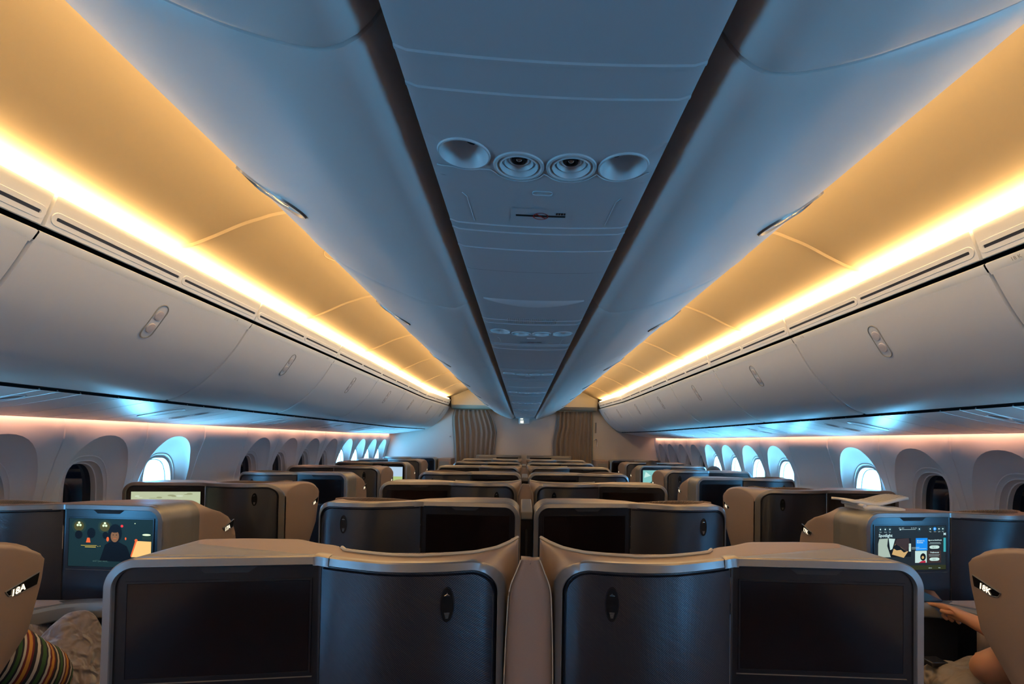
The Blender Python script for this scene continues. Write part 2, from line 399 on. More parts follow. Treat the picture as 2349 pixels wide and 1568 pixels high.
# ---------------------------------------------------------------- side service panels under the bins
ppro = crom([(1.962, 1.724), (2.05, 1.705), (2.2, 1.676), (2.36, 1.650), (2.476, 1.631)], 3)
def psu_pt(s, w, y, n=0):
    f = max(0, min(1, w)) * (len(ppro) - 1); i = min(int(f), len(ppro) - 2); f -= i
    x = ppro[i][0] + (ppro[i+1][0] - ppro[i][0]) * f; z = ppro[i][1] + (ppro[i+1][1] - ppro[i][1]) * f
    return (s * (x - tap(y) * (1 - w)), y, z - n + lif(y))
pe = [YB] + [ZB + PB * k - .10 for k in range(0, 7)] + [9.64]
for s in (-1, 1):
    for k in range(len(pe) - 1):
        y0, y1 = pe[k] + .001, pe[k + 1] - .001; kk = k - 1; vis = kk >= 0
        t = thing('passenger_service_unit', (s * 2.2, (y0 + y1) / 2, 1.67), ('underside service panel below the %s bins, %s' % (side[s], near(kk))) if vis
                  else 'underside service panel below the %s bins, behind the camera' % side[s], 'service panel', 'side service panels')
        yy = [y0, y0 + .002]; dd = [-.004, 0]
        for q in (.30, .45, .62, .70, .81, 1.02):
            if y0 + q < y1 - .03: yy += [y0 + q - .0035, y0 + q - .001, y0 + q + .001, y0 + q + .0035]; dd += [0, -.007, -.007, 0]
        yy += [y1 - .002, y1]; dd += [0, -.004]
        W_ = [i / 14 for i in range(15)]
        m = M(); m.loft([[psu_pt(s, w, y, d) for w in W_] + [(psu_pt(s, 1, y)[0] , y, psu_pt(s, 1, y)[2] + .012)] for y, d in zip(yy, dd)])
        m.build('panel', m_psu, t)
        m = M(); m.loft([[(s * (x - tap(y)), y, z + lif(y)) for x, z in ((1.9445, 1.748), (1.9450, 1.736), (1.970, 1.736), (1.9622, 1.7245))] for y in (y0, y1)])
        m.build('edge_rail', m_black, t)
        if vis:
            fn = lambda a, b, n: psu_pt(s, a, b, n)
            for c, d in ((.34, .655), (.56, .655)):
                if y0 + d > y1 - .1: continue
                m = M(); ring(m, [(sup(c, y0 + d, .095, .032, 24), 0), (sup(c, y0 + d, .093, .030, 24), .003), (sup(c, y0 + d, .082, .026, 24), .003), (sup(c, y0 + d, .07, .020, 24), -.008)], fn)
                lt = m.build('reading_light', m_psu, t)
                m = M(); m.poly([fn(a, b, .0005) for a, b in sup(c, y0 + d, .081, .0255, 24)]); m.build('lens', m_lens if 'm_lens' in globals() else m_chrome, lt)
            if y0 + .40 < y1:
                m = M(); ring(m, [(sup(.42, y0 + .375, .22, .05, 30, 2.4), 0), (sup(.42, y0 + .375, .215, .047, 30, 2.4), .004), (sup(.42, y0 + .375, .19, .04, 30, 2.4), .001)], fn, cap=True)
                m.build('oxygen_cover', m_psu, t)

# ---------------------------------------------------------------- side walls with window scoops
wpro = [(0, 2.42), (.3, 2.55), (.6, 2.645), (.9, 2.655), (1.2, 2.622), (1.4, 2.565), (1.5, 2.527), (1.546, 2.514), (1.60, 2.514), (1.69, 2.530)]
def wx(z): return interp(wpro, z)
WP = .6096; W0 = 3.197
NA = 64
def ray_rect(a, cz, hy, z0, z1):
    c, s_ = math.cos(a), math.sin(a); t = 1e9
    if abs(c) > 1e-9: t = min(t, hy / abs(c))
    if s_ > 1e-9: t = min(t, (z1 - cz) / s_)
    if s_ < -1e-9: t = min(t, (z0 - cz) / s_)
    return (c * t, cz + s_ * t)
ZC = 1.16
angs = sorted([2 * PI * k / NA for k in range(NA)] + [math.atan2(1.69 - ZC, .3048), PI - math.atan2(1.69 - ZC, .3048), 2 * PI - math.atan2(ZC, .3048), PI + math.atan2(ZC, .3048)])
def sel(a, hx, hz, ex, cz):
    c, s_ = math.cos(a), math.sin(a); r = (abs(c / hx) ** ex + abs(s_ / hz) ** ex) ** (-1 / ex)
    return (c * r, cz + s_ * r)
clear = {-1: {1, 7, 8, 9, 10, -3, -5, -7, -9}, 1: {1, 3, 4, 5, 6, -3, -5, -7, -9}}
for s in (-1, 1):
    wall = M(s > 0); wn = 0
    for i in range(-11, 11):
        yc = W0 + WP * i; y0, y1 = yc - WP / 2, min(yc + WP / 2, YE)
        if i == -11: y0 = YB
        if i == 10: y1 = YE
        if i in (2, -11):
            zz = [q[0] for q in wpro]
            g = .004
            wall.loft([[(s * (wx(z) + d), y, z) for z in zz] for y, d in (((y0 - .012, .010), (y0, .006), (y0 + .004, 0), (y1 - .004, 0), (y1, .006), (y1 + .012, .010)) if i == 2 else ((y0, 0), (y1, .004)))])
            continue
        scoop = [sel(a, .252, .385, 2.25, ZC) for a in angs]
        rect = [ray_rect(a, ZC, .3048, 0, 1.69) for a in angs]
        def yfix(q): return min(max(yc + q, YB), YE)
        rows = []
        rows.append([(s * (wx(z) + (.004 if abs(abs(y) - .3048) < 1e-4 else 0)), yfix(y), z) for y, z in rect])
        for f in (.05, .5, 1):
            rows.append([(s * wx(r_[1] + (q[1] - r_[1]) * f), yfix(r_[0] + (q[0] - r_[0]) * f), r_[1] + (q[1] - r_[1]) * f) for q, r_ in zip(scoop, rect)])
        op = [sel(a, .146, .238, 3, ZC - .005) for a in angs]
        def xo(z): return max(2.655, wx(z) + .015)
        for f in (.04, .2, .45, .70, .80, .84, .88, 1):
            rw = []
            for q, o_ in zip(scoop, op):
                z = q[1] + (o_[1] - q[1]) * f; y = q[0] + (o_[0] - q[0]) * f
                rw.append((s * (wx(q[1]) + (2.662 - wx(q[1])) * (f ** .75) - (.004 if f == .84 else 0)), yc + y, z))
            rows.append(rw)
        wall.loft([r_[::-1] for r_ in rows], True)
        wn += 1
        # window reveal and pane
        op2 = [sel(a, .140, .232, 3, ZC - .005) for a in angs]; op3 = [sel(a, .130, .222, 3, ZC - .005) for a in angs]; op4 = [sel(a, .124, .216, 3, ZC - .005) for a in angs]
        w = M(s > 0)
        w.loft([[(s * x, yc + y, z) for y, z in lp][::-1] for x, lp in ((2.662, op), (2.657, op2), (2.666, op2), (2.690, op3), (2.691, op4), (2.730, op4), (2.730, [sel(a, .16, .25, 3, ZC) for a in angs]))], True)
        wo = struct(w.build('window_%d' % (wn if s < 0 else wn + 21), m_wall))
        isclear = i in clear[s]
        p = M(); p.prism([(s * 2.720, yc + y, z) for y, z in op4], (s * .004, 0, 0))
        p.build('pane', m_glass if isclear else m_glassdark, wo, smooth=None)
        if isclear:
            ld = bpy.data.lights.new('window_portal', 'AREA'); ld.shape = 'RECTANGLE'; ld.size = .26; ld.size_y = .46
            ld.cycles.is_portal = True
            lo = bpy.data.objects.new('window_portal', ld); C.objects.link(lo); lo.location = (s * 2.735, yc, ZC)
            lo.rotation_euler = (PI / 2, 0, PI / 2 if s > 0 else -PI / 2)
    wall.loft([[(s * (wx(z) + d), y, z) for z in [q[0] for q in wpro]] for y, d in ((W0 + WP * 10.5 - .012, .010), (W0 + WP * 10.5, .005), (YE + .01, 0))])
    struct(wall.build('wall_%s' % side[s], m_wall, smooth=28))
    # outer skin closing the space behind bins
    sk = M(s > 0)
    sk.loft([[(s * x, y, z) for x, z in ((2.470, 1.669), (2.54, 1.675), (2.80, 1.70), (2.80, 2.3), (1.9, 2.62), (1.2, 2.75), (0, 2.78))] for y in (YB, YE + .95)])
    struct(sk.build('trim_%s_crown' % side[s], m_black))

# ---------------------------------------------------------------- centre bins
cpr = crom([(.1655, 2.004), (.183, 1.975), (.207, 1.952), (.243, 1.942), (.32, 1.958), (.40, 1.988), (.48, 2.022), (.559, 2.063), (.618, 2.104), (.648, 2.132)], 4)
cl = [0]
for a, b in zip(cpr, cpr[1:]): cl.append(cl[-1] + math.hypot(a[0] - b[0], a[1] - b[1]))
def cen_pt(s, t, y, n=0):
    for i in range(len(cpr) - 1):
        if t <= cl[i + 1] or i == len(cpr) - 2:
            f = (t - cl[i]) / (cl[i + 1] - cl[i]); a, b = cpr[i], cpr[i + 1]
            x = a[0] + (b[0] - a[0]) * f; z = a[1] + (b[1] - a[1]) * f
            nx, nz = (b[1] - a[1]), -(b[0] - a[0]); q = math.hypot(nx, nz)
            e = .018 * max(0, y - 7.7) * .9
            return (s * (x + nx / q * n), y, z + nz / q * n + e)
ce = [YB, -.70, .518, 1.515, 2.740, 3.952, 5.172, 6.391, 7.610, 8.829, 9.69]
for s in (-1, 1):
    for k in range(len(ce) - 1):
        y0, y1 = ce[k] + .001, ce[k + 1] - .001; kk = k - 1; vis = kk >= 0
        t = thing('overhead_bin', (s * .4, (y0 + y1) / 2, 1.95), ('centre ceiling overhead bin %s of the middle channel, %s' % (side[s], near(kk))) if vis
                  else 'run of centre ceiling bins behind the camera, %s of the middle' % side[s], 'overhead bin', 'centre overhead bins')
        T = [cl[-1] * i / 30 for i in range(31)]
        yy = [y0, y0, y0 + .003, y0 + .012, y0 + .05] + segs(y0 + .1, y1 - .1, 3) + [y1 - .05, y1 - .012, y1 - .003, y1, y1]
        nn = [-.06, -.010, -.003, 0, 0] + [0] * 4 + [0, .002, -.001, -.010, -.06]
        m = M(); m.loft([[cen_pt(s, a, y, n) for a in T] for y, n in zip(yy, nn)])
        m.build('door', m_bin, t)
        m = M(); e_ = lambda y: .016 * max(0, y - 7.7)
        m.loft([[(s * x, y, z + e_(y)) for x, z in ((.645, 2.150), (.651, 2.1355), (.657, 2.142), (.668, 2.156), (.676, 2.18), (.682, 2.23), (.685, 2.40), (.685, 2.53))] for y in segs(y0, y1, 3)])
        m.build('top_rail', m_bin, t)
        m = M(); m.loft([[(s * x, y, z + e_(y)) for x, z in ((.16, 2.05), (.63, 2.16), (.67, 2.17))] for y in (y0, y1)]); m.build('bin_box', m_black, t)
        if vis and k < len(ce) - 2:
            fn = lambda a, b, n: cen_pt(s, a, b, n); yc = y0 + (y1 - y0) * (.62 if kk == 1 else .52); tc = cl[-1] - .088
            if kk == 1: yc = 1.12
            m = M()
            ring(m, [(stadium(tc, yc, .086, .040), 0.0), (stadium(tc, yc, .084, .038), .005), (stadium(tc, yc, .079, .033), .005), (stadium(tc, yc, .077, .032), 0.001), (stadium(tc, yc, .070, .027), -.024)], fn, cap=True)
            lt = m.build('latch', m_dlatch, t)
            for sg in (-1, 1):
                m = M(); c0 = tc + sg * .024; lo = []
                for q, n in ((.025, -.014), (.025, -.004), (.023, .0006), (.012, .002)):
                    lo.append(([(c0 + q * .82 * math.cos(2 * PI * i / 20), yc + q * .9 * math.sin(2 * PI * i / 20)) for i in range(20)], n))
                ring(m, lo, fn, cap=True); m.build('latch_paddle', m_chrome, lt)

# ---------------------------------------------------------------- centre service channel
CW = .1633
def ch_pt(x, y, n=0):         # curved panel
    q = abs(x) / CW
    return (x, y, 1.9425 + .006 * q * q + .012 * max(0, q - .9) ** 2 * 100 * .35 - n + .016 * max(0, y - 7.7))
XS = [-CW + 2 * CW * i / 24 for i in range(25)]
spots = [.708 + 1.13 * k for k in range(-1, 8)]
bounds = [YB] + [q + .465 for q in spots[:-1]] + [9.42]
for k in range(len(bounds) - 1):
    y0, y1 = bounds[k] + .0005, bounds[k + 1] - .0005; kk = k - 1; vis = kk >= 0; yv = spots[k]
    t = thing('centre_service_unit', (0, (y0 + y1) / 2, 1.95), ('middle ceiling channel panel, %s, with four round lights' % near(kk)) if vis
              else 'middle ceiling channel panel running back behind the camera', 'service panel', 'middle channel service units')
    # panel strips with four round holes: panel split in three zones along y
    za, zb = yv - .048, yv + .052
    gr = [q for q in (yv - .19, yv - .137, yv + .215, yv + .245, yv + .33) if y0 + .01 < q < y1 - .01]
    m = M()
    def strip(a, b):
        yy = [a]; dd = [0]
        for q in gr:
            if a < q < b: yy += [q - .0035, q - .002, q + .002, q + .0035]; dd += [0, .0018, .0018, 0]
        yy.append(b); dd.append(0)
        m.loft([[(x, y, z + (.01 if e in (0, 24) else 0)) if False else (x, y, z) for e, (x, y, z) in enumerate([ch_pt(x, y, d) for x in XS])] for y, d in zip(yy, dd)])
    strip(y0, za); strip(zb, y1)
    cs = [(-.112, yv - .012), (-.0365, yv + .010), (.0385, yv + .008), (.113, yv + .004)]
    xb = [-CW, -.0745, .001, .0757, CW]
    for q, (hx, hy) in enumerate(cs):
        rect = []; cir = []; A = [2 * PI * j / 40 for j in range(40)]
        for cx_, cy2 in ((xb[q+1], zb), (xb[q], zb), (xb[q], za), (xb[q+1], za)): A.append(math.atan2(cy2 - hy, cx_ - hx) % (2 * PI))
        A.sort()
        for a in A:
            c, s_ = math.cos(a), math.sin(a); tt = 1e9
            if abs(c) > 1e-9: tt = min(tt, ((xb[q+1] if c > 0 else xb[q]) - hx) / c)
            if abs(s_) > 1e-9: tt = min(tt, ((zb if s_ > 0 else za) - hy) / s_)
            rect.append((hx + c * tt, hy + s_ * tt)); cir.append((hx + .0365 * c, hy + .0365 * s_))
        m.loft([[ch_pt(x, y) for x, y in rect], [ch_pt(x, y) for x, y in cir], [ch_pt(x, y, -.012) for x, y in cir]][::-1], True)
    m.loft([[(sx * CW, y, z) for z in (1.9645, 2.02)] for y in (y0, y1) for sx in (1,)]); m.loft([[(-CW, y, z) for z in (1.9645, 2.02)] for y in (y0, y1)])
    m.build('panel', m_chan, t)
    if kk >= 0 and kk < 6:
        for q, (hx, hy) in enumerate(cs):
            kind = 'reading_light' if q in (0, 3) else 'air_nozzle'
            A = [2 * PI * j / 36 for j in range(36)]
            tilt = (.35 if q == 0 else -.35 if q == 3 else 0)
            m = M()
            prof = [(.0366, .0), (.0358, .0022), (.0340, .0024), (.0325, -.001), (.0285, -.011), (.020, -.020), (.010, -.026)] if q in (0, 3) else \
                   [(.0366, .0), (.0358, .0022), (.0325, .0024), (.0295, -.001), (.0265, .002), (.0235, -.006), (.0205, -.004), (.0175, -.010), (.0140, -.008), (.0100, -.014)]
            m.loft([[ch_pt(hx + r_ * math.cos(a), hy + r_ * math.sin(a), n + tilt * (-.0) ) for a in A] for r_, n in prof], True)
            o = m.build(kind, m_psul, t)
            m = M(); off = (.012 if q == 0 else -.012 if q == 3 else 0)
            c0 = (hx + off, hy + .004); n0 = prof[-1][1] + .001
            m.loft([[ch_pt(c0[0] + r_ * math.cos(a), c0[1] + r_ * math.sin(a), n) for a in A] for r_, n in ((.0105, n0), (.0100, n0 + .004), (.0070, n0 + .004), (.0066, n0 - .004))], True)
            m.build('ring', m_black, o)
            m = M(); m.loft([[ch_pt(c0[0] + r_ * math.cos(a), c0[1] + r_ * math.sin(a), n) for a in A[::3]] for r_, n in ((.0066, n0), (.004, n0 + .003), (.0004, n0 + .0045))], True)
            m.build('lens' if q in (0, 3) else 'nozzle_tip', m_chrome, o)
        # scalloped ridge around the four rounds
        m = M(); pth = []
        for j in range(61):
            x = -.155 + .310 * j / 60; yb_ = min((hy - math.sqrt(max(0, .0405 ** 2 - (x - hx) ** 2)) if abs(x - hx) < .0405 else 9e9) for hx, hy in cs)
            yb2 = max((hy + math.sqrt(max(0, .0405 ** 2 - (x - hx) ** 2)) if abs(x - hx) < .0405 else -9e9) for hx, hy in cs)
            pth.append(ch_pt(x, max(yb2, yv + .024), .0005))
        m.tube(pth, .0011, 6); m.build('ridge', m_psul, t)
        # placard with crossed-out device sign
        yp = yv + .165; m = M()
        m.loft([[ch_pt(x, y, .0008) for x in (-.052, -.02, .02, .052)] for y in (yp - .026, yp + .026)], mi=0)
        m.loft([[ch_pt(x, y, .0012) for x in (-.043, 0, .043)] for y in (yp - .0035, yp + .0035)], mi=1)
        for r1, r2 in ((.0135, .0115),):
            m.loft([[ch_pt(r_ * math.cos(2 * PI * j / 28), yp + r_ * math.sin(2 * PI * j / 28), .0016) for j in range(29)] for r_ in (r1, r2)], mi=2)
        m.loft([[ch_pt(-.009 + d, yp - .009 - d, .0016), ch_pt(.009 + d, yp + .009 - d, .0016)] for d in (-.001, .001)], mi=2)
        for j in range(4): m.loft([[ch_pt(x, y, .0013) for x in (.026 + .0045 * j, .029 + .0045 * j)] for y in (yp - .014, yp - .006)], mi=1)
        m.build('sign_placard', [m_chan, mat_ink if 'mat_ink' in globals() else m_dark, m_red], t, smooth=None)
        m = M(); m.loft([[ch_pt(x, y, n) for x, y in stadium(0, yv + .085, .016, .006)] for n in (0, .0015)], True); m.build('sensor_rim', m_psul, t)
        m = M()
        for sx in (-1, 1):
            m.tube([ch_pt(sx * .128, yv + .10, .0002), ch_pt(sx * .122, yv + .112, .0002), ch_pt(sx * .118, yv + .20, .0002)], .0008, 5)
        m.build('panel_seam', m_psul, t)
        if kk == 1 or kk == 3:
            yo = yv - .395
            m = M()
            m.loft([[ch_pt(-.14 + .28 * j / 20, yo - .040 + f * .080 * math.sin(PI * j / 20) ** .6, -.0005 + (.004 * math.sin(PI * f))) for j in range(21)] for f in (0, .25, .5, .75, 1)])
            m.build('lens_cover', m_psu, t)
            m = M()
            for j in range(26): x = -.08 + .16 * j / 25; m.tube([ch_pt(x, yv - .215, .0004), ch_pt(x, yv - .155, .0004)], .0010, 5)
            m.build('speaker_grille', m_psul, t)
    m = M(); m.box((-.15, y0, 2.0), (.15, y1, 2.06)); m.build('channel_backing', m_black, t)

# ceiling access covers (oval outlines)
for s in (-1, 1):
    for i, yo in enumerate((2.66, 5.10, 7.54)):
        m = M(); pts = []
        for j in range(41):
            a = 2 * PI * j / 40; x = .93 + .13 * math.cos(a); y = yo + .13 * math.sin(a)
            zz = interp(sorted([(q[0], q[1]) for q in cpro]), x + tap(y))
            pts.append((s * x, y, zz - .001))
        m.tube(pts, .0018, 5, caps=False)
        tag(m.build('ceiling_cover', m_ceil), 'round cover outlined in the yellow lit %s ceiling, %s' % (side[s], near(i)), 'ceiling cover', 'round ceiling covers')

# ---------------------------------------------------------------- screen contents
def fill_screen(m, kind, Q):
    """Q(a, b, lift): a across 0..1 from picture left, b up 0..1"""
    def rect(a0, b0, a1, b1, mi, l=.0004): m.poly([Q(a0, b0, l), Q(a1, b0, l), Q(a1, b1, l), Q(a0, b1, l)], mi)
    def disc(a, b, ra, rb, mi, l=.0006, n=20): m.poly([Q(a + ra * math.cos(2 * PI * k / n), b + rb * math.sin(2 * PI * k / n), l) for k in range(n)], mi)
    def txt(s_, a, b, h, mi, bold=0.):
        o = Vector(Q(a, b, .0018)); xd = Vector(Q(a + .1, b, .0018)) - o; yd = Vector(Q(a, b + .1, .0018)) - o
        m.text(s_, o, xd, yd, h, mi, bold=bold)
    if kind == 'film':
        mats = [emi('film_dark', (.010, .030, .036)), emi('film_lamp', (.75, 1, .62), 1.2), emi('film_glow', (.08, .075, .02)), emi('film_orange', (1, .16, .04), .9),
                emi('film_red', (1, .05, .06), .9), emi('film_face', (.30, .15, .07), .8), emi('film_black', (.004, .006, .010)), emi('film_cream', (1, .62, .22), 1.0), emi('film_gold', (.8, .6, .1), .8), emi('film_green', (.02, .045, .035)), emi('film_text', (.08, .16, .14))]
        for a in (.12, .43):
            for r_ in (.085, .06): disc(a, .84, r_, r_ * 1.7, 9 if r_ > .07 else 2, .0005 + (.09 - r_) * .01)
            for da, db in ((-.016, -.02), (.016, -.02), (0, .03)): disc(a + da, .88 + db, .014, .024, 1, .001)
        disc(.635, .86, .016, .028, 4, .001); disc(.79, .92, .006, .01, 1, .001)
        m.poly([Q(.21, .50, .001), Q(.265, .50, .001), Q(.252, .60, .001), Q(.223, .60, .001)], 3)
        rect(.15, .435, .34, .445, 8, .001); rect(.20, .40, .33, .415, 8, .0011); disc(.355, .425, .005, .008, 8, .001); disc(.38, .43, .005, .008, 8, .001)
        disc(.12, .66, .045, .09, 6, .0012); disc(.27, .70, .05, .11, 6, .0012); disc(.44, .66, .034, .075, 6, .0012); disc(.47, .58, .016, .05, 3, .0013, 10)
        disc(.555, .70, .082, .20, 6, .0013); disc(.555, .645, .050, .125, 5, .0016); disc(.553, .78, .062, .06, 6, .0017)
        disc(.536, .672, .007, .009, 6, .0018, 10); disc(.575, .672, .007, .009, 6, .0018, 10); rect(.536, .598, .575, .604, 3, .0018)
        m.poly([Q(.38, .12, .0014), Q(.78, .12, .0014), Q(.70, .44, .0014), Q(.60, .53, .0014), Q(.50, .53, .0014), Q(.44, .46, .0014)], 6)
        disc(.685, .60, .010, .03, 3, .0016, 8)
        m.poly([Q(.745, .22, .0012), Q(.99, .22, .0012), Q(.99, .55, .0012), Q(.80, .56, .0012)], 7)
        m.poly([Q(.745, .22, .0013), Q(.76, .22, .0013), Q(.82, .56, .0013), Q(.80, .56, .0013)], 3); disc(.81, .57, .018, .03, 3, .0015); rect(.88, .59, .985, .69, 9, .0013); disc(.932, .69, .05, .02, 1, .0015)
        txt('and I just want...', .30, .105, .011, 10)
        return mats
    if kind == 'menu':
        mats = [emi('menu_base', (.016, .022, .026)), emi('menu_text', (.62, .86, .88)), emi('menu_blue', (.01, .23, .75), 1.2), emi('menu_white', (.55, .75, .70)), emi('menu_teal', (.05, .40, .45)),
                emi('menu_cloth', (.40, .50, .42)), emi('menu_dark', (.006, .006, .006)), emi('menu_skin', (.62, .40, .16)), emi('menu_red', (.5, .02, .05)), emi('menu_brown', (.045, .028, .025)), emi('menu_olive', (.03, .035, .012)), emi('menu_ring', (.02, .10, .14))]
        rect(0, 0, 1, .1, 10, .0004)
        for k, a in enumerate((.075, .142, .207, .62, .775, .84, .90, .955)):
            disc(a, .925, .026, .046, 11, .0006); disc(a, .925, .022, .040, 2 if a == .84 else 0, .0008); disc(a, .925, .009, .018, 1, .001)
            if a != .62: txt(['Menu', 'Home', 'Find', '', 'Msgs', 'Crew', 'Lights', 'Call'][k], a - .016, .855, .0055, 1)
        rect(.34, .915, .57, .921, 1, .0008); disc(.352, .915, .010, .014, 1, .001, 8); txt('SIN - BKK', .33, .94, .0065, 1); txt('2h 10m left', .50, .94, .0065, 1)
        txt('Spotlight', .05, .755, .020, 1, .0003); txt('M', .962, .78, .017, 1, .0003)
        rect(.045, .30, .50, .72, 6, .0008)
        m.poly([Q(.045, .30, .001), Q(.22, .30, .001), Q(.17, .55, .001), Q(.18, .72, .001), Q(.06, .71, .001), Q(.045, .60, .001)], 5)
        m.poly([Q(.19, .72, .0012), Q(.28, .71, .0012), Q(.24, .48, .0012), Q(.21, .46, .0012)], 3)
        m.poly([Q(.235, .36, .0013), Q(.40, .28, .0013), Q(.46, .42, .0013), Q(.28, .60, .0013)], 7)
        m.poly([Q(.27, .60, .0016), Q(.30, .71, .0016), Q(.47, .72, .0016), Q(.49, .55, .0016), Q(.44, .42, .0016), Q(.36, .52, .0016)], 9)
        m.poly([Q(.25, .50, .0015), Q(.29, .60, .0015), Q(.44, .42, .0015), Q(.40, .40, .0015), Q(.36, .46, .0015), Q(.30, .45, .0015)], 6)
        rect(.47, .42, .50, .60, 3, .0016)
        rect(.57, .44, .735, .72, 2, .001); txt('Masters in', .583, .645, .0095, 3, .0002); txt('Business', .583, .605, .0095, 3, .0002); rect(.51, .505, .62, .512, 3, .0014); rect(.51, .475, .72, .482, 3, .0014)
        rect(.56, .16, .725, .43, 3, .001); disc(.672, .29, .040, .085, 6, .0013); disc(.668, .28, .017, .035, 7, .0016); m.poly([Q(.61, .16, .0014), Q(.71, .16, .0014), Q(.705, .21, .0014), Q(.65, .20, .0014)], 8)
        txt('Sign in to KrisWorld', .745, .655, .0084, 1, .0002); rect(.77, .61, .92, .615, 1, .0008); rect(.76, .585, .93, .59, 1, .0008)
        for b in (.51, .235): m.poly([Q(a, b_, .001) for a, b_ in stadium(.835, b, .072, .038)][:], 3)
        txt('Sign in', .80, .50, .0075, 0); txt('Open', .805, .225, .0075, 0)
        rect(.735, .15, .93, .43, 9, .0007); txt('Preferences', .775, .375, .0095, 1, .0002); rect(.755, .335, .91, .34, 1, .0009); rect(.76, .305, .90, .31, 1, .0009)
        rect(.965, .40, .998, .72, 4, .001); txt('Library', .75, .03, .006, 1); txt('Kids', .89, .03, .006, 1)
        return mats
    if kind == 'sand':
        mats = [emi('sand_base', (.50, .56, .36)), emi('sand_dark', (.33, .36, .20)), emi('sand_pale', (.62, .70, .52))]
        random.seed(3)
        for k in range(26): disc(random.random() * .9 + .05, .35 + random.random() * .6, .02 + random.random() * .05, .008 + random.random() * .018, 1 + k % 2, .0005 + k * 1e-5, 10)
        return mats
    if kind == 'field':
        mats = [emi('field_sky', (.45, .62, .80), 1.0), emi('field_grass', (.42, .55, .22), 1.0), emi('field_dark', (.02, .03, .05))]
        rect(0, 0, 1, .38, 1); disc(.30, .45, .05, .18, 2, .0008, 10); rect(.27, .2, .33, .5, 2, .0009)
        return mats
    if kind == 'aerial':
        mats = [emi('aerial_base', (.22, .55, .52), 1.0), emi('aerial_dark', (.03, .12, .11)), emi('aerial_pale', (.55, .85, .78))]
        m.poly([Q(.2, .1, .0006), Q(.9, .1, .0006), Q(1, .9, .0006), Q(.75, .8, .0006)], 1); m.poly([Q(.05, .5, .0007), Q(.3, .65, .0007), Q(.1, .9, .0007)], 2)
        return mats

